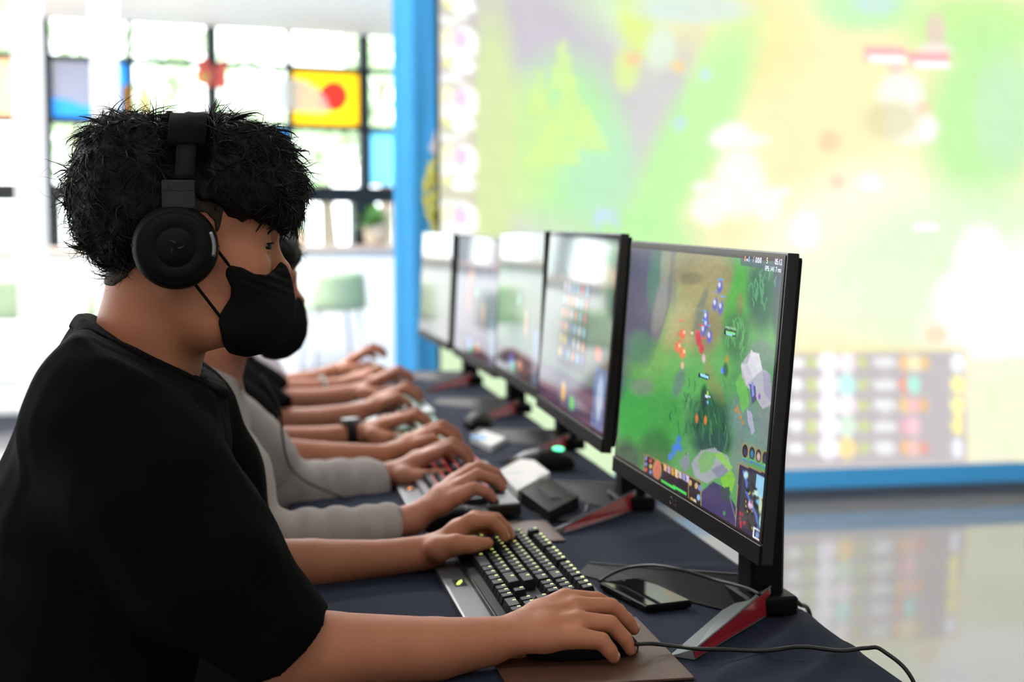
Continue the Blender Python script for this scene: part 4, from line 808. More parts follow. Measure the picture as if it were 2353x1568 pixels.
def mouse(lab, x, y, rz, glow=None, body=PLASTIC):
    e = empty('gaming_mouse', (x, y, TZ+0.003), math.radians(rz)); tag(e, lab, 'mouse')
    mesh_obj('shell', MOUSE[0], MOUSE[1], body, e, True)
    for V, Q in BTN: mesh_obj('button', V, Q, PLASTIC_D, e, True)
    bm = bmesh.new(); cyl(bm, (0.036, 0, 0.021), 0.009, 0.007, 20, 'Y'); bm_obj('wheel', bm, CABLE, e, True)
    if glow:
        bm = bmesh.new(); bmesh.ops.create_uvsphere(bm, u_segments=16, v_segments=8, radius=1); bmesh.ops.scale(bm, vec=(0.012, 0.010, 0.005), verts=bm.verts); bmesh.ops.translate(bm, vec=(-0.03, 0, 0.036), verts=bm.verts)
        bm_obj('glowing_logo', bm, mat('mouse_glow', (0.2, 0.9, 0.5), 0.4, emit=glow, estr=2.2), e, True)
    return e
mouse('black mouse under the black-shirted player’s hand', 0.353, 1.528, 0.0)
mouse('black mouse under the grey-sleeved player’s hand', 0.318, 2.195, 4.0)
mouse('black mouse under the watch wearer’s hand', 0.338, 2.775, 4.0)
mouse('black mouse with a round green glowing logo beside a monitor stand', 0.555, 2.735, 150.0, (0.1, 0.95, 0.45))
mouse('spare black mouse lying between two monitor stands', 0.515, 3.300, 75.0)
# phone lying askew with a glossy screen
pa, pb, pc = on(1379, 1338, TZ+0.009), on(1487, 1393, TZ+0.009), on(1588, 1381, TZ+0.009)
pl = (pb-pa)[:2]; an = math.atan2(pl[1], pl[0]); ph = empty('smartphone', ((pa[0]+pc[0])/2, (pa[1]+pc[1])/2, TZ), an); tag(ph, 'black smartphone lying face up beside the keyboard', 'phone')
wd = abs(float(np.dot((pc-pb)[:2], np.array([-math.sin(an), math.cos(an)])))); ln = float(np.linalg.norm(pl)); PL, PWd = max(ln, 0.12), max(wd, 0.065)
box('body', (0, 0, 0.0045), (PL, PWd, 0.009), PLASTIC, ph, 0.0035, None, None, 3); box('glass', (0, 0, 0.0092), (PL-0.005, PWd-0.005, 0.0006), mat('phone_glass', (0.012, 0.012, 0.013), 0.04, spec=0.9, ior=1.6), ph, 0.0002)
box('camera_hole', (-PL*0.44, 0, 0.0096), (0.003, 0.003, 0.0002), CABLE, ph); box('side_key', (PL*0.1, -PWd/2-0.0004, 0.005), (0.02, 0.001, 0.002), PLASTIC_D, ph)
# white box, black case, blue and white packet
def spun(name, lab, cat, corners, h, m, z=TZ):
    P = [on(x, y, z+h) for x, y in corners]; c = np.mean(P, 0); e = empty(name, (c[0], c[1], z)); tag(e, lab, cat)
    q = [(p_[0]-c[0], p_[1]-c[1]) for p_ in P]; V, Fs = prism(q, 0, h, 2); fix_normals(mesh_obj('body', V, Fs, m, e)); return e, q
e, q = spun('paper_box', 'flat white paper box lying behind the red lit keyboard', 'box', [(1146, 1082), (1212, 1046), (1263, 1086), (1188, 1128)], 0.02, mat('white_card', (0.72, 0.71, 0.69), 0.6, var=0.03))
for k in range(3): a = np.array(q[2])*0.75+np.array(q[3])*0.1; box('printed_mark', (a[0]-0.008*k, a[1]-0.018*k, 0.0203), (0.006, 0.012, 0.0003), mat('grey_print', (0.4, 0.4, 0.4), 0.6), e)
box('flap', (q[0][0]*0.5, q[0][1]*0.5, 0.0204), (0.03, 0.05, 0.0005), mat('white_card', (1, 1, 1)), e)
e, q = spun('headphone_case', 'low black case lying beside the white paper box', 'case', [(1196, 1128), (1262, 1098), (1330, 1140), (1262, 1176)], 0.022, PLASTIC)
box('strap', (0.0, 0.0, 0.0225), (0.02, 0.1, 0.003), CUSHION, e, 0.001); box('zip_pull', (0.03, -0.02, 0.023), (0.012, 0.004, 0.003), SILVER, e)
e, q = spun('snack_packet', 'small blue and white packet lying on the cloth', 'packet', [(1082, 1005), (1112, 990), (1162, 1006), (1128, 1026)], 0.012, mat('packet_white', (0.75, 0.74, 0.74), 0.4, var=0.05))
box('blue_label', (q[0][0]*0.55, q[0][1]*0.55, 0.0123), (0.03, 0.06, 0.0006), mat('packet_blue', (0.06, 0.28, 0.62), 0.4), e)
# cables on the table
def tcable(name, lab, pts, r=0.0022, z=TZ+0.0028, end=None):
    P = [on(x, y, z+(dz if dz else 0)) for x, y, dz in pts]
    if end is not None: P += [np.asarray(q) for q in end]
    c = cable(name, P, r, CABLE); tag(c, lab, 'cable'); return c
tcable('mouse_cable', 'black mouse cable running across the cloth to the table edge', [(1462, 1481, 0.012), (1500, 1480, 0.004), (1560, 1487, 0), (1610, 1492, 0.003), (1680, 1494, 0), (1760, 1496, 0), (1840, 1487, 0), (1930, 1496, 0), (1990, 1490, 0.002), (2030, 1497, 0.003)], 0.0024, TZ+0.010, [(0.700, 1.42, TZ-0.02), (0.715, 1.40, TZ-0.12), (0.73, 1.40, 0.3)])
tcable('charging_cable', 'thin black cable curving over the smartphone towards the monitor stand', [(1377, 1337, 0.006), (1405, 1320, 0.012), (1445, 1305, 0.02), (1500, 1300, 0.03), (1560, 1309, 0.035), (1640, 1332, 0.03), (1715, 1352, 0.04), (1745, 1366, 0.06)], 0.0022)
tcable('power_cable', 'black cable leaving the first monitor stand over the table edge', [(1790, 1366, 0.004), (1812, 1372, 0.006), (1836, 1388, 0.004)], 0.0028, TZ+0.004, [(0.695, 1.70, TZ-0.03), (0.715, 1.70, TZ-0.2), (0.73, 1.70, 0.25)])
tcable('keyboard_cable', 'thin black cable looping by the red monitor foot', [(1225, 1180, 0.004), (1250, 1190, 0), (1290, 1197, 0), (1320, 1193, 0.004), (1345, 1178, 0.01), (1352, 1160, 0.016), (1385, 1166, 0.01), (1420, 1160, 0.004)], 0.002)
# ================================================================== people
def pw(t): return aty(t[0], t[1], t[2])
def rp(r, Y): return r*Y/0.985/F_PX
HS = 0.483e-3                                         # metres per measured pixel in the first head's profile
def hl(px, py): return ((px-403)*HS, (565-py)*HS)
def head_vol(h):
    v = Vol((-0.125, -0.105, -0.21), (0.15, 0.105, 0.14), h); mm = 0.001
    def E(c, r, k=0.012, sub=False): v.ell(np.array(c)*mm, np.array(r)*mm, k, sub)
    def Cn(a, b, ra, rb, k=0.012, sub=False): v.cone(np.array(a)*mm, np.array(b)*mm, ra*mm, rb*mm, k, sub)
    E((8, 0, 40), (98, 76, 80)); E((48, 0, -26), (60, 62, 78), 0.015)
    Cn((-12, 0, -20), (-26, 0, -95), 58, 61, 0.012); Cn((-26, 0, -95), (-48, 0, -190), 61, 61, 0.006)
    for s in (-1, 1):
        Cn((8, s*52, -48), (30, s*46, -88), 20, 22, 0.03); Cn((30, s*46, -84), (80, s*12, -98), 22, 17, 0.02)
        E((70, s*42, -24), (30, 25, 32), 0.02); Cn((84, s*42, 14), (102, s*12, 16), 11, 13, 0.016)
        E((-2, s*74, -4), (17, 9, 30), 0.006); E((2, s*82, -2), (9, 6, 18), 0.004, True)
    Cn((82, -12, -97), (82, 12, -97), 18, 18, 0.02); E((88, 0, -70), (24, 34, 34), 0.02)
    Cn((102, 0, 4), (116, 0, -24), 7.5, 9.5, 0.014); E((119, 0, -30), (10, 11, 9), 0.008)
    for s in (-1, 1):
        E((110, s*13, -33), (9, 7.5, 7.5), 0.006); E((106, s*35, 1), (9, 14, 8.5), 0.012, True)
        E((92.5, s*33, 1), (13.6, 14.5, 13.2), 0.004); E((110, s*36, -1.0), (16, 17, 2.7), 0.002, True)
    E((104, 0, -62), (9, 22, 6), 0.008); E((102, 0, -72), (9, 20, 7), 0.008)
    return v
HV = head_vol(0.0021); HEAD1 = vmesh(HV, 2); HV4 = head_vol(0.0042); HEAD2 = vmesh(HV4, 1)
def xf(loc, yaw=0.0, pitch=0.0, sc=1.0): return np.array(Matrix.Translation(loc) @ Matrix.Rotation(math.radians(yaw), 4, 'Z') @ Matrix.Rotation(math.radians(pitch), 4, 'Y') @ Matrix.Scale(sc, 4))
def ap(M, V): return np.asarray(V)@M[:3, :3].T+M[:3, 3]
# mask: thin shell over the lower face, cut to its outline
def mask_vol(h):
    v = Vol((0.02, -0.09, -0.15), (0.15, 0.09, -0.005), h); hv = head_vol(h)
    i0 = np.round((v.lo-hv.lo)/h).astype(int)
    v.lo = hv.lo+i0*h; v.ax = [v.lo[i]+h*np.arange(v.n[i]) for i in range(3)]
    sl = tuple(slice(i0[i], i0[i]+v.n[i]) for i in range(3)); v.f = hv.f[sl].copy(); v.n = np.array(v.f.shape); v.ax = [v.ax[i][:v.n[i]] for i in range(3)]
    v.f = v.f-0.0035
    v.ell((0.088, 0, -0.072), (0.050, 0.056, 0.056), 0.02); v.cone((0.112, 0, -0.03), (0.124, 0, -0.075), 0.016, 0.013, 0.03); v.cone((0.124, 0, -0.075), (0.085, 0, -0.116), 0.013, 0.012, 0.03)
    x, y, z = v._xyz((slice(None),)*3)          # pinch folds near the nose and a centre seam
    v.f = v.f+(0.0012*np.exp(-((x-0.105)/0.03)**2)*np.sin((z+0.4*x)*620)*np.exp(-((z+0.04)/0.02)**2)-0.0012*np.exp(-(y/0.0015)**2)).astype(np.float32)
    out = [(524, 607), (515, 612), (511, 628), (524, 658), (522, 682), (500, 714), (494, 735), (506, 792), (520, 815), (558, 824), (606, 815), (648, 784), (671, 738), (675, 695), (668, 645), (656, 612), (643, 602), (628, 620), (606, 631), (576, 627), (548, 612)]
    v.profile([hl(*p) for p in out]); return v
MASK1 = vmesh(mask_vol(0.0021), 1); MASK2 = vmesh(mask_vol(0.0042), 1)
# hair
def band_pts(n=40, w_=0.094, z0=0.012, zt=0.1365):
    P = []
    for a in np.linspace(0, math.pi, n):
        y = -w_*math.cos(a); z = z0+(zt-z0)*math.sin(a)**0.75; P.append((0.004+0.088*z, y, z))
    return np.array(P)
def hair_big(h):
    v = Vol((-0.15, -0.13, -0.09), (0.175, 0.13, 0.185), h); mm = 0.001
    for c, r in (((-4, 0, 68), (104, 88, 76)), ((-54, 0, 44), (50, 78, 56)), ((-58, -6, 6), (24, 58, 36)), ((-80, -20, 34), (22, 34, 30)), ((62, 0, 78), (62, 80, 58)), ((98, -8, 62), (42, 66, 42)), ((110, -14, 46), (24, 44, 30)), ((112, 16, 42), (22, 40, 28)), ((60, -46, 60), (56, 36, 34)), ((30, 30, 110), (60, 40, 36)), ((70, -20, 108), (50, 40, 30)), ((-50, 0, 104), (46, 60, 38))):
        v.ell(np.array(c)*mm, np.array(r)*mm, 0.02)
    v.chain(band_pts(24), [0.021]*24, 0.012, True, (1.0, 0.6, 0.6))
    # forehead, temple and ear stay clear
    v.ell((0.075, -0.05, -0.012), (0.052, 0.07, 0.040), 0.008, True); v.ell((0.085, 0, -0.03), (0.05, 0.09, 0.052), 0.008, True); v.ell((0.012, -0.07, -0.005), (0.056, 0.075, 0.052), 0.01, True); v.ell((0.012, 0.07, -0.005), (0.056, 0.075, 0.052), 0.01, True); v.ell((0.075, 0.05, -0.012), (0.052, 0.07, 0.040), 0.008, True)
    v.wave(0.0065, 42, 5); v.wave(0.003, 130, 8); return v
def strands(V, Q, n, seed, lens, rads, sel=None, curl=1.0, out=0.45, flow=(0, 0, -1)):
    r = np.random.default_rng(seed); T = V[Q]; C = T.mean(1); N = np.cross(T[:, 2]-T[:, 0], T[:, 3]-T[:, 1]); N /= np.linalg.norm(N, axis=1)[:, None]+1e-12
    ids = np.arange(len(C)) if sel is None else np.nonzero(sel(C, N))[0]
    ids = r.choice(ids, n); Vs, Fs = [], []; b = 0
    for i in ids:
        L = r.uniform(*lens); d = (np.asarray(flow) if flow is not None else (C[i]-np.array((-0.03, 0, 0.12)))*(9, 9, 6))+r.normal(size=3)*0.5; d = d-N[i]*(d@N[i]); d = d/(np.linalg.norm(d)+1e-9)+N[i]*out*r.uniform(0.2, 1.2); sgn = r.choice((-1, 1)); w_ = r.uniform(8, 26)*curl
        p = C[i]-N[i]*0.003; P = [p]; side = np.cross(N[i], d)
        for k in range(6):
            d = d/np.linalg.norm(d); p = p+d*L/6; P.append(p); d = d+(side*sgn*0.9*math.sin(k*1.1)-N[i]*0.16*(k+1)*0.5)*w_*L/6*1.6+r.normal(size=3)*0.05
        a, f = tube(np.array(P), np.linspace(1, 0.12, 7)*r.uniform(*rads), 4, False); Vs.append(a); Fs.append(np.array(f)+b); b += len(a)
    return np.concatenate(Vs), np.concatenate(Fs)
HB = vmesh(hair_big(0.003), 1)
_ok = lambda C: np.abs(C[:, 0]-0.010) > 0.024
LOCKS = strands(HB[0], HB[1], 6500, 3, (0.020, 0.046), (0.0005, 0.0011), lambda C, N: _ok(C) & (N[:, 2] > -0.25-(C[:, 0] < -0.03)) & ((C[:, 2] > 0.03) | (C[:, 0] < -0.04)), 2.6, 0.10, None)
CURLS = strands(HB[0], HB[1], 420, 13, (0.030, 0.050), (0.0014, 0.0026), lambda C, N: _ok(C) & (N[:, 2] > -0.2-(C[:, 0] < -0.03)) & ((C[:, 2] > 0.04) | (C[:, 0] < -0.04)), 4.0, 0.10, None)
FLY = strands(HB[0], HB[1], 700, 4, (0.020, 0.055), (0.00022, 0.00042), lambda C, N: ((C[:, 2] > 0.08) | (C[:, 0] < -0.07)) & _ok(C), 3.5, 0.75, None)
FRINGE = strands(HB[0], HB[1], 260, 6, (0.016, 0.034), (0.0010, 0.0024), lambda C, N: (C[:, 0] > 0.100) & (C[:, 2] < 0.058) & (C[:, 2] > 0.02), 0.8, 0.05)
HAIR1 = joinm([HB, LOCKS, CURLS, FLY, FRINGE])
def hair_short(h):
    v = Vol((-0.14, -0.12, -0.07), (0.15, 0.12, 0.17), h); mm = 0.001
    for c, r in (((0, 0, 58), (104, 86, 72)), ((-50, 0, 22), (54, 78, 60)), ((62, 0, 62), (54, 74, 50)), ((84, 0, 50), (34, 66, 34))): v.ell(np.array(c)*mm, np.array(r)*mm, 0.02)
    v.ell((0.085, 0, -0.035), (0.055, 0.1, 0.052), 0.008, True); v.ell((0.012, -0.08, -0.015), (0.04, 0.06, 0.05), 0.01, True); v.ell((0.012, 0.08, -0.015), (0.04, 0.06, 0.05), 0.01, True)
    v.wave(0.003, 60, 9); return v
HS_ = vmesh(hair_short(0.004), 1); HAIR2 = joinm([HS_, strands(HS_[0], HS_[1], 320, 9, (0.02, 0.04), (0.001, 0.0022), lambda C, N: C[:, 2] > 0.015, 0.5, 0.15)])
_sh = Vol(HV.lo, HV.lo+HV.h*(HV.n-1), HV.h); _sh.f = HV.f[tuple(slice(0, k) for k in _sh.n)].copy()-0.0022
_sh.profile([hl(*p) for p in ((225, 430), (222, 560), (232, 652), (262, 656), (292, 636), (318, 604), (330, 520), (352, 490), (470, 488), (488, 508), (493, 540), (502, 520), (512, 470), (400, 420))]); SHORT1 = vmesh(_sh, 1)
def eyeball(parent, M, s):
    bm = bmesh.new(); bmesh.ops.create_uvsphere(bm, u_segments=32, v_segments=24, radius=0.0122); g = Vector((1, 0.05*s, -0.18)).normalized()
    for f in bm.faces:
        a = f.calc_center_median().normalized().dot(g); f.material_index = 1 if a > 0.52 else 0
    me = bpy.data.meshes.new('eye'); bm.to_mesh(me); bm.free(); me.materials.append(mat('eye_white', (0.24, 0.18, 0.16), 0.5, spec=0.2)); me.materials.append(mat('dark_iris', (0.006, 0.004, 0.003), 0.45, spec=0.15))
    me.polygons.foreach_set('use_smooth', np.ones(len(me.polygons), bool)); o = bpy.data.objects.new('eye', me); COL.objects.link(o); o.parent = parent
    L = M.copy(); L[:3, 3] = ap(M, [(0.0930, s*0.033, 0.001)])[0]-np.array(parent.location); o.matrix_local = Matrix(L.tolist()); return o
def mask_on(parent, M, mesh, r=0.0012):
    o = mesh_obj('face_mask', ap(M, mesh[0]), mesh[1], MASK, parent, True, True)
    for s in (-1, 1):
        for a, b, ya, yb in (((522, 610), (470, 540), 0.066, 0.079), ((498, 722), (438, 640), 0.0705, 0.080)):
            P = []
            for t in np.linspace(0, 1, 8): x = a[0]+(b[0]-a[0])*t; y = a[1]+(b[1]-a[1])*t; q = hl(x, y); P.append((q[0], s*(ya+(yb-ya)*t+0.004*math.sin(math.pi*t)), q[1]))
            V, Fs = tube(ap(M, P), 0.0017, 6); lo = mesh_obj('ear_loop', V-np.array(parent.location), Fs, MASK, o, True)
    return o
def nail(parent, tip, dip, dors, r=0.0056):
    d = tip-dip; d /= np.linalg.norm(d); n = dors-d*(dors@d); n /= np.linalg.norm(n); s = np.cross(n, d)
    bm = bmesh.new(); bmesh.ops.create_uvsphere(bm, u_segments=12, v_segments=8, radius=1); M = Matrix(((d[0]*r*0.95, s[0]*r*0.78, n[0]*0.0022, 0), (d[1]*r*0.95, s[1]*r*0.78, n[1]*0.0022, 0), (d[2]*r*0.95, s[2]*r*0.78, n[2]*0.0022, 0), (0, 0, 0, 1)))
    bmesh.ops.transform(bm, matrix=M, verts=bm.verts); c = tip+n*0.0056-d*0.0012-np.array(parent.location); bm_obj('fingernail', bm, NAIL, parent, True, c)
HR = (0.0122, 0.0096, 0.0085, 0.0072)
def hand(v, W, fingers, thumb, wr=0.0255, k=0.012, sc=1.0):
    for F in fingers:
        v.cone(W, F[0], wr*0.66, HR[0]*1.02*sc, 0.009); v.chain(F, [q*sc for q in HR], 0.0015)
    for a, b in zip(fingers[:-1], fingers[1:]):
        v.cone(0.35*W+0.65*a[0], 0.35*W+0.65*b[0], 0.0135*sc, 0.0135*sc, 0.010); v.cone(a[0]*0.85+b[0]*0.15, a[0]*0.15+b[0]*0.85, 0.0098*sc, 0.0098*sc, 0.004)
    v.chain(thumb, [0.0165*sc, 0.0130*sc, 0.0105*sc, 0.0085*sc], 0.010); v.cone(W, thumb[0], wr*0.7, 0.0155*sc, 0.012)
T_TYPE = (((.088, .024, .020), (.122, .027, .026), (.142, .027, .008), (.148, .027, -.010)), ((.090, .004, .023), (.130, .004, .030), (.152, .004, .009), (.158, .003, -.010)), ((.084, -.015, .019), (.120, -.018, .026), (.142, -.019, .006), (.148, -.020, -.010)), ((.074, -.032, .011), (.102, -.038, .015), (.119, -.040, -.002), (.124, -.041, -.013)))
T_THUMB = ((.024, .028, -.004), (.056, .046, -.012), (.084, .050, -.014), (.106, .046, -.016))
def hand_t(W, yaw, side, sc=1.0, pitch=0.0):
    M = np.array(Matrix.Rotation(math.radians(yaw), 4, 'Z') @ Matrix.Rotation(math.radians(-pitch), 4, 'Y'))[:3, :3]; m = np.array([1, side, 1])*sc
    g = lambda P: [W+M@(np.array(p)*m) for p in P]
    return [g(F) for F in T_TYPE], g(T_THUMB)
def arm_mesh(pts, rads, W, fingers, thumb, h, wr=0.0255, it=1):
    A = np.array(list(pts)+[W]+[q for F in fingers for q in F]+list(thumb)); v = Vol(A.min(0)-0.07, A.max(0)+0.05, h)
    v.chain(list(pts)+[W], list(rads)+[wr], 0.004); hand(v, np.asarray(W), fingers, thumb, wr); return vmesh(v, it)
# seat furniture and trousers shared by all five players
_t = Vol((-0.40, -0.25, 0.0), (0.36, 0.25, 0.72), 0.009)
_t.ell((-0.20, 0, 0.53), (0.15, 0.19, 0.12), 0.04)
for s in (-1, 1): _t.chain([(-0.16, s*0.09, 0.535), (0.20, s*0.11, 0.56), (0.16, s*0.12, 0.10)], [0.088, 0.068, 0.05], 0.03); _t.cone((0.15, s*0.12, 0.05), (0.30, s*0.13, 0.04), 0.042, 0.035, 0.02)
_t.plane((0, 0, 0.012), (0, 0, -1)); TR = vmesh(_t, 2); tr_me = None
def chair(Y, lab):
    e = empty('stacking_chair', (-0.22, Y, 0)); tag(e, lab, 'chair', 'stacking chairs of the players')
    bm = bmesh.new(); bbox(bm, (0, 0, 0.395), (0.42, 0.42, 0.035), 0.015, 3); bm_obj('seat', bm, CUSHION, e)
    bm = bmesh.new(); bbox(bm, (-0.235, 0, 0.66), (0.025, 0.40, 0.2), 0.012, 3); bm_obj('backrest', bm, CUSHION, e)
    for sx in (-1, 1):
        for sy in (-1, 1): V, Fs = tube([(sx*0.17, sy*0.18, 0.38), (sx*0.2, sy*0.2, 0.0)], 0.011, 8); mesh_obj('leg', V, Fs, THINLEG, e, True)
    for sy in (-1, 1): V, Fs = tube([(-0.17, sy*0.18, 0.38), (-0.235, sy*0.18, 0.72)], 0.011, 8); mesh_obj('back_post', V, Fs, THINLEG, e, True)
def trousers(root):
    global tr_me
    if tr_me is None: o = mesh_obj('trousers', TR[0]-np.array([-0.2, 0, 0]), TR[1], TROUSER, root, True); tr_me = o.data
    else: o = bpy.data.objects.new('trousers', tr_me); COL.objects.link(o); o.parent = root
    return o

# ------------------------------------------------------------------ first player: black T-shirt, headphones
Y1 = 1.66; H1 = aty(403, 565, Y1); M1h = xf(H1, 3.0, 0.0)
p1 = empty('person', (-0.2, 1.70, 0)); tag(p1, 'curly-haired person in a loose black T-shirt and headphones, hand on a mouse', 'person', 'players in a row')
RW = pw((1120, 1475, 1.50))
RF = [[pw(t) for t in F] for F in (((1298, 1378, 1.545), (1372, 1380, 1.549), (1420, 1404, 1.551), (1440, 1428, 1.551)), ((1322, 1397, 1.528), (1403, 1394, 1.530), (1439, 1425, 1.531), (1456, 1446, 1.532)), ((1328, 1430, 1.503), (1402, 1434, 1.499), (1435, 1468, 1.496), (1449, 1493, 1.496)), ((1322, 1466, 1.484), (1382, 1474, 1.478), (1401, 1496, 1.476), (1410, 1511, 1.477)))]
RT = [pw(t) for t in ((1190, 1478, 1.535), (1265, 1462, 1.562), (1330, 1466, 1.566), (1375, 1478, 1.562))]
armR = arm_mesh([pw((430, 1180, 1.46)), pw((600, 1478, 1.465)), pw((760, 1497, 1.475)), pw((1000, 1492, 1.49))], [0.050, 0.040, 0.0405, 0.0335], RW, RF, RT, 0.0019, 0.0265, 2)
LW = pw((985, 1270, 1.955))
LF = [[pw(t) for t in F] for F in (((1080, 1200, 1.945), (1127, 1198, 1.942), (1152, 1220, 1.942), (1160, 1236, 1.942)), ((1092, 1193, 1.966), (1140, 1194, 1.967), (1164, 1217, 1.967), (1172, 1234, 1.967)), ((1092, 1197, 1.987), (1137, 1199, 1.990), (1160, 1220, 1.990), (1167, 1235, 1.990)), ((1080, 1210, 2.006), (1117, 1214, 2.010), (1134, 1230, 2.010), (1141, 1240, 2.010)))]
LT = [pw(t) for t in ((1010, 1262, 1.925), (1048, 1252, 1.912), (1086, 1253, 1.910), (1120, 1249, 1.912))]
armL = arm_mesh([pw((480, 1120, 1.88)), pw((600, 1300, 1.92)), pw((720, 1297, 1.93)), pw((880, 1284, 1.945))], [0.048, 0.036, 0.034, 0.0255], LW, LF, LT, 0.0021, 0.0245, 2)
tv = Vol((-0.4, 1.42, 0.5), (0.05, 1.98, 1.12), 0.01)
for dy in (-0.1, 0, 0.1): tv.chain([pw((290, 1010, 1.68+dy)), pw((240, 1200, 1.68+dy)), pw((180, 1650, 1.68+dy))], [0.05, 0.085, 0.085], 0.04)
TORSO1 = vmesh(tv, 1)
BODY1 = joinm([(ap(M1h, HEAD1[0]), HEAD1[1]), armR, armL, TORSO1])
mesh_obj('body', BODY1[0], BODY1[1], SKIN, p1, True, True)
for F in RF: nail(p1, F[3], F[2], np.array([0.75, -0.15, 0.65]))
for F in LF: nail(p1, F[3], F[2], np.array([0.8, 0, 0.6]))
for s in (-1, 1): eyeball(p1, M1h, s)
for s in (-1, 1):      # dark lash line along the upper lid
    P = [(0.0930+0.0142*math.cos(t)*0.98, s*(0.033+0.0150*math.sin(t)), 0.0022+0.0010*math.cos(t)) for t in np.linspace(-0.5, 1.15, 12)]
    V, Fs = tube(ap(M1h, P), np.r_[0.0005, np.full(10, 0.0011), 0.0005], 6); mesh_obj('eyelash', V, Fs, HAIR, p1, True, True)
mask_on(p1, M1h, MASK1)
mesh_obj('hair', ap(M1h, HAIR1[0]), HAIR1[1], HAIR, p1, True, True)
mesh_obj('short_hair', ap(M1h, SHORT1[0]), SHORT1[1], HAIR_S, p1, True, True)
sv = Vol((-0.50, 1.28, 0.46), (0.16, 2.06, 1.18), 0.005)
for dy, dr in ((-0.13, -14), (0, 0), (0.13, -14)):
    sv.chain([pw((318, 850, 1.68+dy)), pw((300, 960, 1.68+dy)), pw((260, 1180, 1.68+dy)), pw((190, 1480, 1.68+dy)), pw((170, 1750, 1.68+dy))], [rp(r+dr, 1.68) for r in (96, 176, 238, 226, 226)], 0.05)
sv.cone(pw((240, 905, 1.50)), pw((330, 905, 1.86)), rp(128, 1.5), rp(110, 1.86), 0.06)
sv.chain([pw((232, 975, 1.47)), pw((330, 1110, 1.455)), pw((450, 1280, 1.45)), pw((655, 1476, 1.462))], [rp(r, 1.46) for r in (168, 182, 174, 126)], 0.03)
sv.chain([pw((420, 960, 1.86)), pw((480, 1100, 1.90)), pw((592, 1262, 1.925))], [rp(r, 1.9) for r in (120, 112, 56)], 0.03)
# sleeve openings and neckline
d = pw((655, 1476, 1.462))-pw((450, 1280, 1.45)); d /= np.linalg.norm(d)
q0 = pw((655, 1476, 1.462))
x, y, z = sv._xyz((slice(None),)*3); near = ((x > q0[0]-0.16) & (y < 1.64) & (z < 0.95))
pl = ((x-q0[0])*d[0]+(y-q0[1])*d[1]+(z-q0[2])*d[2]-0.006).astype(np.float32); sv.f = np.where(near, np.maximum(sv.f, pl), sv.f)
sv.cone(q0-d*0.03, q0+d*0.05, 0.030, 0.052, 0.006, True)
nc = ap(M1h, [(-0.024, 0, -0.09), (-0.05, 0, -0.19)]); sv.cone(nc[0], nc[1], 0.080, 0.112, 0.02)
na, nb = pw((215, 733, 1.68)), pw((467, 862, 1.68)); nd = nb-na; nn = np.array([-nd[2], 0, nd[0]]); sv.plane(na, nn, 0.006)
sv.wave(0.0030, 26, 3)
co_ = Vol(sv.lo, sv.lo+sv.h*(sv.n-1), sv.h); co_.f = sv.f[tuple(slice(0, k) for k in co_.n)].copy()-0.003
sv.cone(nc[0], nc[1], 0.0635, 0.070, 0.004, True)
SHIRT1 = vmesh(sv, 2); sh = mesh_obj('t_shirt', SHIRT1[0], SHIRT1[1], BLACK_CLOTH, p1, True, True)
# ribbed collar band just below the neckline
n1 = nn/np.linalg.norm(nn); co_.plane(na+n1*0.004, n1, 0.002); co_.plane(na-n1*0.016, -n1, 0.002); co_.cone(nc[0], nc[1], 0.0625, 0.066, 0.003, True)
cc = (na+nb)/2; x, y, z = co_._xyz((slice(None),)*3); co_.f = np.maximum(co_.f, (np.sqrt((x-cc[0])**2+(y-1.66)**2+(z-cc[2])**2)-0.105).astype(np.float32))
COLL = vmesh(co_, 1)
if len(COLL[1]): o = mesh_obj('collar', COLL[0]-np.array(p1.location), COLL[1], BLACK_CLOTH, sh, True)
trousers(p1); chair(1.70, 'black stacking chair under the player in the loose black T-shirt')

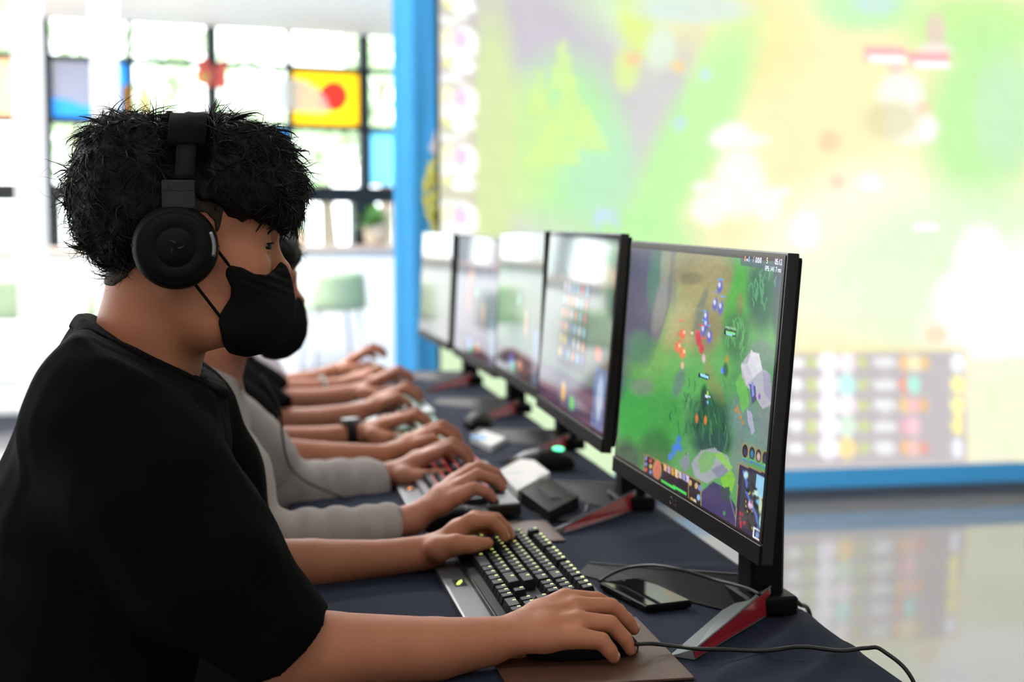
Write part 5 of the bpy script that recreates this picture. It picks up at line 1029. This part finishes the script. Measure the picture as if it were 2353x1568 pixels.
# ------------------------------------------------------------------ headphones
def lathe(prof, axis_pos, n=48):
    V, Fs = [], []
    for r, y in prof:
        for a in np.linspace(0, 2*math.pi, n, endpoint=False): V.append((axis_pos[0]+r*math.cos(a), axis_pos[1]+y, axis_pos[2]+r*math.sin(a)))
    for j in range(len(prof)-1):
        for i in range(n): a = j*n+i; b = j*n+(i+1) % n; Fs.append((a, b, b+n, a+n))
    return np.array(V), Fs
def headset(lab, M, group='gaming headsets'):
    e = empty('headphones', tuple(M[:3, 3])); tag(e, lab, 'headphones', group); R3 = M.copy(); R3[:3, 3] = 0
    def put(n, V, Fs, m, sm=True, par=e): return fix_normals(mesh_obj(n, ap(R3, V), Fs, m, par, sm))
    P = band_pts(60, 0.099, 0.020, 0.1425)
    def strip(i0, i1, wd, th, rise=0.0):
        V, Fs = [], []; Q = P[i0:i1]
        for k, p in enumerate(Q):
            nrm = np.array([0, p[1]*1.1, max(p[2]-0.03, 0.0)*0.9+0.012]); nrm /= np.linalg.norm(nrm)
            for (sx, so) in ((-1, 0), (-0.93, 1), (0.93, 1), (1, 0), (0.93, -0.6), (-0.93, -0.6)): V.append(p+np.array([sx*wd/2, 0, 0])+nrm*(so*th+rise))
        m = len(Q)
        for k in range(m-1):
            for j in range(6): a = k*6+j; b = k*6+(j+1) % 6; Fs.append((a, b, b+6, a+6))
        Fs += [tuple(range(6)), tuple(range((m-1)*6, m*6))[::-1]]; return V, Fs
    put('headband', *strip(13, 47, 0.041, 0.0055), BAND); put('band_cushion', *strip(16, 44, 0.034, 0.004, -0.007), CUSHION)
    for a, b in ((6, 15), (45, 54)): put('slider', *strip(a, b, 0.0215, 0.003), PLASTIC)
    for s in (-1, 1):
        V = []; zt, zb_ = 0.068, 0.040
        bm = bmesh.new(); bbox(bm, (0.004, s*0.0975, 0.056), (0.0345, 0.011, 0.030), 0.002, 2); V = np.array([v.co[:] for v in bm.verts]); Fs = [tuple(v.index for v in f.verts) for f in bm.faces]; bm.verts.ensure_lookup_table(); yk = put('yoke', V, Fs, PLASTIC_D, False); bm.free()
        V, Fs = tube([(-0.013, s*0.1031, 0.0605), (0.004, s*0.1033, 0.0602), (0.021, s*0.1031, 0.0600)], 0.0006, 5); put('seam', V, Fs, CABLE, True, yk)
        prof = [(0.0, 0.0205), (0.020, 0.0205), (0.0206, 0.0195), (0.0214, 0.0205), (0.0345, 0.0200), (0.0362, 0.0178), (0.0378, 0.0182), (0.0405, 0.0165), (0.0440, 0.010), (0.0452, 0.002), (0.0440, -0.003), (0.0, -0.004)]
        V, Fs = lathe([(r, s*yy) for r, yy in prof], (0, s*0.0905, 0)); cup = put('ear_cup', V, Fs, PLASTIC)
        # pressed emblem: three curling prongs in a triangle
        em = []
        for k in range(3):
            a0 = math.pi/2+k*2*math.pi/3; pts = [((0.003+0.0022*t)*math.cos(a0+0.25*t)*1.0, s*0.1113, (0.003+0.0022*t)*math.sin(a0+0.25*t)+0.0005) for t in range(4)]; V, Fs = tube(pts, [0.0017, 0.0014, 0.001, 0.0004], 6); put('emblem', V, Fs, PLASTIC_D, True, cup)
        arc = [(0.0395*math.cos(a), s*(0.1080+0.0), 0.0395*math.sin(a)) for a in np.linspace(-0.25, 0.42, 10)]; V, Fs = tube(arc, 0.0023, 8); put('hinge_slot', V, Fs, mat('satin_grey_metal', (0.25, 0.25, 0.28), 0.3, metal=0.8), True, cup)
        for a in (0.02, math.pi-0.05): bm = bmesh.new(); cyl(bm, (0.0445*math.cos(a), s*0.0985, 0.0445*math.sin(a)), 0.0016, 0.003, 8, 'Y'); V = np.array([v.co[:] for v in bm.verts]); Fs = [tuple(v.index for v in f.verts) for f in bm.faces]; put('screw', V, Fs, CABLE, False, cup); bm.free()
        th = np.linspace(0, 2*math.pi, 17); V, Fs = lathe([(0.033+0.0105*math.cos(a), s*(0.0105*math.sin(a))) for a in th], (0, s*0.0795, 0)); put('ear_pad', V, Fs, CUSHION)
    return e
headset('black over-ear headphones worn over the curly hair', M1h)
c = cable('headphone_cable', [aty(440, 740, 1.78), aty(462, 820, 1.80), aty(473, 862, 1.81), aty(482, 895, 1.82), aty(490, 935, 1.83), aty(500, 1010, 1.84)], 0.0017, CABLE); tag(c, 'thin headphone cable hanging past the black T-shirt collar', 'cable')

# ------------------------------------------------------------------ the other four players
def player(lab, H, Yc, cloth, skin, armsR, armsL, sleeveR, sleeveL, yaw=2.0, pitch=0.0, hsc=0.95, group='players in a row', fold=None, chl=''):
    root = empty('person', (-0.2, Yc, 0)); tag(root, lab, 'person', group); M = xf(H, yaw, pitch, hsc)
    parts = [(ap(M, HEAD2[0]), HEAD2[1])]
    for (pts, rads, W, hyaw, side, hp) in (armsR, armsL):
        F, T = hand_t(np.asarray(W), hyaw, side, 0.97, hp); parts.append(arm_mesh(pts, rads, W, F, T, 0.0034, 0.0235, 1))
    tv = Vol((-0.42, Yc-0.3, 0.5), (0.05, Yc+0.3, 1.1), 0.014); H = np.asarray(H)
    for dy in (-0.1, 0, 0.1): tv.chain([H+(-0.06, dy, -0.2), (-0.19, Yc+dy, 0.8), (-0.21, Yc+dy, 0.55)], [0.05, 0.075, 0.085], 0.04)
    parts.append(vmesh(tv, 1)); B = joinm(parts); mesh_obj('body', B[0], B[1], skin, root, True, True)
    for s in (-1, 1): eyeball(root, M, s)
    mask_on(root, M, MASK2); mesh_obj('hair', ap(M, HAIR2[0]), HAIR2[1], HAIR, root, True, True)
    pts = [p for q in (sleeveR, sleeveL) for p in q[0]]; A = np.array(pts+[H+(0, -0.25, -0.1), H+(0, 0.25, -0.1), (-0.36, Yc, 0.48)])
    v = Vol(A.min(0)-0.09, A.max(0)+0.09, 0.0055 if fold else 0.0075)
    for dy in (-0.1, 0, 0.1): v.chain([H+(-0.05, dy*0.5, -0.145), H+(-0.075, dy, -0.23), (-0.185, Yc+dy, 0.78), (-0.205, Yc+dy, 0.54)], [0.058, 0.096, 0.118, 0.12], 0.05)
    v.cone(H+(-0.07, -0.14, -0.205), H+(-0.07, 0.14, -0.205), 0.068, 0.068, 0.05)
    for (sp, sr), s in ((sleeveR, -1), (sleeveL, 1)):
        P = [H+(-0.065, s*0.16, -0.215)]+list(sp); Rr = [0.074]+list(sr)
        if fold:       # gathered sleeves: rings of slack cloth
            C = catmull(P, 14); r_ = np.interp(np.linspace(0, len(P)-1, len(C)), range(len(P)), Rr); L = np.cumsum(np.r_[0, np.linalg.norm(np.diff(C, axis=0), axis=1)])
            r_ = r_*(1+fold*np.sin(L*150+s)*np.clip((L-0.14)*8, 0, 1)+0.6*fold*np.sin(L*263+1)); r_[-2:] = Rr[-1]*0.98; v.chain(list(C), list(r_), 0.002)
        else: v.chain(P, Rr, 0.025)
        e = np.asarray(P[-1]); d = e-np.asarray(P[-2]); d = d/np.linalg.norm(d); x, y, z = v._xyz((slice(None),)*3)
        nr = (np.abs(x-e[0]) < 0.10) & (np.abs(y-e[1]) < 0.10) & (np.abs(z-e[2]) < 0.10); q = ((x-e[0])*d[0]+(y-e[1])*d[1]+(z-e[2])*d[2]).astype(np.float32); v.f = np.where(nr, np.maximum(v.f, q), v.f)
        v.cone(e-d*0.02, e+d*0.04, Rr[-1]*0.72, Rr[-1]*0.95, 0.004, True)
    nn = np.array([0.42, 0, 0.9]); v.plane(ap(M, [(-0.028, 0, -0.128)])[0], nn, 0.006); nc = ap(M, [(-0.024, 0, -0.09), (-0.05, 0, -0.19)]); v.cone(nc[0], nc[1], 0.060, 0.066, 0.004, True)
    v.wave(0.0035, 24, int(Yc*10)); S_ = vmesh(v, 1); mesh_obj('sweatshirt' if fold else 't_shirt', S_[0], S_[1], cloth, root, True, True)
    trousers(root); chair(Yc, chl); return root, M
def A3(*t): return [pw(q) for q in t]
H2 = aty(521, 655, 2.30)
r2, M2h = player('person in a pale grey sweatshirt and black mask, hands at a red lit keyboard', H2, 2.33, GREY_CLOTH, SKIN_B,
    ([np.array((-0.12, 2.13, 0.93)), np.array((-0.05, 2.08, 0.785)), pw((780, 1222, 2.09))], [0.035, 0.024, 0.024], pw((945, 1196, 2.11)), 8.0, 1, 22.0),
    ([np.array((-0.10, 2.49, 0.93)), np.array((-0.02, 2.54, 0.79)), pw((770, 1110, 2.58))], [0.035, 0.026, 0.025], pw((895, 1092, 2.60)), -2.0, -1, 14.0),
    (A3((520, 1090, 2.10), (585, 1228, 2.07), (760, 1224, 2.09), (926, 1204, 2.105)), [0.060, 0.046, 0.034, 0.031]),
    (A3((575, 1030, 2.50), (655, 1120, 2.53), (770, 1124, 2.57), (876, 1116, 2.595)), [0.060, 0.052, 0.046, 0.041]), fold=0.14, chl='black stacking chair under the player in the grey sweatshirt')
headset('black over-ear headphones on the player in the grey sweatshirt', M2h)
c = cable('headphone_cable', [aty(600, 860, 2.42), aty(640, 930, 2.42), aty(648, 990, 2.43), aty(654, 1035, 2.44), aty(668, 1075, 2.46), aty(705, 1108, 2.46), aty(760, 1132, 2.47), aty(820, 1158, 2.48), aty(862, 1172, 2.50), aty(890, 1172, 2.56)], 0.0019, CABLE); tag(c, 'thin cable looping down in front of the grey sleeve', 'cable')
r3, M3h = player('person in a black T-shirt with a dark wristwatch, typing on a green lit keyboard', (-0.065, 2.94, 1.115), 2.94, BLACK_CLOTH, SKIN,
    ([np.array((-0.11, 2.75, 0.93)), pw((600, 1042, 2.70)), pw((740, 1052, 2.73))], [0.043, 0.034, 0.030], pw((880, 1050, 2.745)), 0.0, 1, 14.0),
    ([np.array((-0.10, 3.12, 0.93)), pw((620, 1012, 3.06)), pw((730, 1010, 3.06))], [0.042, 0.030, 0.027], pw((828, 998, 3.07)), -2.0, -1, 8.0),
    (A3((540, 1000, 2.72), (585, 1035, 2.70)), [0.066, 0.058]), (A3((560, 960, 3.08), (612, 1000, 3.07)), [0.066, 0.052]), chl='black stacking chair under the player with the wristwatch')
r4, M4h = player('person in a black T-shirt at the fourth seat, bare forearms on the table', (-0.065, 3.58, 1.12), 3.58, BLACK_CLOTH, SKIN_B,
    ([np.array((-0.11, 3.40, 0.93)), pw((620, 972, 3.30)), pw((720, 966, 3.31))], [0.043, 0.034, 0.029], pw((822, 950, 3.32)), -2.0, 1, 16.0),
    ([np.array((-0.10, 3.76, 0.93)), pw((630, 922, 3.66)), pw((730, 918, 3.68))], [0.042, 0.032, 0.028], pw((815, 904, 3.70)), -2.0, -1, 16.0),
    (A3((575, 930, 3.33), (645, 965, 3.31)), [0.066, 0.058]), (A3((590, 900, 3.68), (645, 922, 3.67)), [0.066, 0.058]), chl='black stacking chair at the fourth seat')
r5, M5h = player('person in a pale lilac shirt at the table end, wearing a white bracelet', (-0.055, 4.22, 1.125), 4.22, LILAC_CLOTH, SKIN,
    ([np.array((-0.11, 4.04, 0.95)), pw((640, 900, 3.98)), pw((700, 896, 4.0))], [0.043, 0.034, 0.029], pw((775, 888, 4.02)), -2.0, 1, 10.0),
    ([np.array((-0.08, 4.38, 0.95)), pw((640, 886, 4.32)), pw((720, 872, 4.33))], [0.042, 0.032, 0.027], pw((776, 852, 4.34)), -2.0, -1, 22.0),
    (A3((590, 860, 4.02), (632, 892, 3.99)), [0.066, 0.05]), (A3((590, 850, 4.36), (630, 880, 4.33)), [0.066, 0.05]), chl='black stacking chair at the table end by the banner')
# wristwatch and bracelet
wp, wq = pw((806, 1000, 3.068)), pw((828, 998, 3.07)); ax_ = (wq-wp)/np.linalg.norm(wq-wp)
def ringband(name, c, ax, r, w_, th, m, par):
    e1 = np.cross(ax, (0, 0, 1)); e1 /= np.linalg.norm(e1); e2 = np.cross(e1, ax); V, Fs = [], []; n = 36
    for (o_, rr) in ((-w_/2, r), (-w_/2, r+th), (w_/2, r+th), (w_/2, r)):
        for a in np.linspace(0, 6.2832, n, endpoint=False): V.append(c+ax*o_+(e1*math.cos(a)+e2*math.sin(a))*rr)
    for j in range(4):
        for i in range(n): a = j*n+i; b = j*n+(i+1) % n; k2 = ((j+1) % 4)*n; Fs.append((a, b, k2+(i+1) % n, k2+i))
    return fix_normals(mesh_obj(name, np.array(V), Fs, m, par, True, True)), e1, e2
we = empty('wristwatch', tuple(wp)); tag(we, 'black wristwatch with a silver case on a bare wrist', 'watch')
_, e1, e2 = ringband('strap', wp, ax_, 0.0262, 0.020, 0.004, CUSHION, we)
bm = bmesh.new(); cyl(bm, (0, 0, 0), 0.019, 0.010, 28); bmesh.ops.transform(bm, matrix=Matrix((tuple(ax_)+(0,), tuple(e1)+(0,), tuple(e2)+(0,), (0, 0, 0, 1))).transposed(), verts=bm.verts); bm_obj('case', bm, SILVER, we, False, tuple(e2*0.031))
bm = bmesh.new(); bmesh.ops.create_uvsphere(bm, u_segments=10, v_segments=8, radius=0.005); bm_obj('crown', bm, SILVER, we, True, tuple(ax_*0.022+e2*0.026-e1*0.006))
bp_, bq = pw((742, 893, 4.01)), pw((775, 888, 4.02)); be = empty('bracelet', tuple(bp_)); tag(be, 'white bead bracelet on the forearm of the lilac shirt player', 'bracelet')
axb = (bq-bp_)/np.linalg.norm(bq-bp_); e1 = np.cross(axb, (0, 0, 1)); e1 /= np.linalg.norm(e1); e2 = np.cross(e1, axb); bead = None
for a in np.linspace(0, 6.2832, 16, endpoint=False):
    lc = (e1*math.cos(a)+e2*math.sin(a))*0.031
    if bead is None: bm = bmesh.new(); bmesh.ops.create_icosphere(bm, subdivisions=2, radius=0.0062); bead = bm_obj('bead', bm, WHITE_P, be, True, tuple(lc))
    else: share('bead', bead, be, tuple(lc))
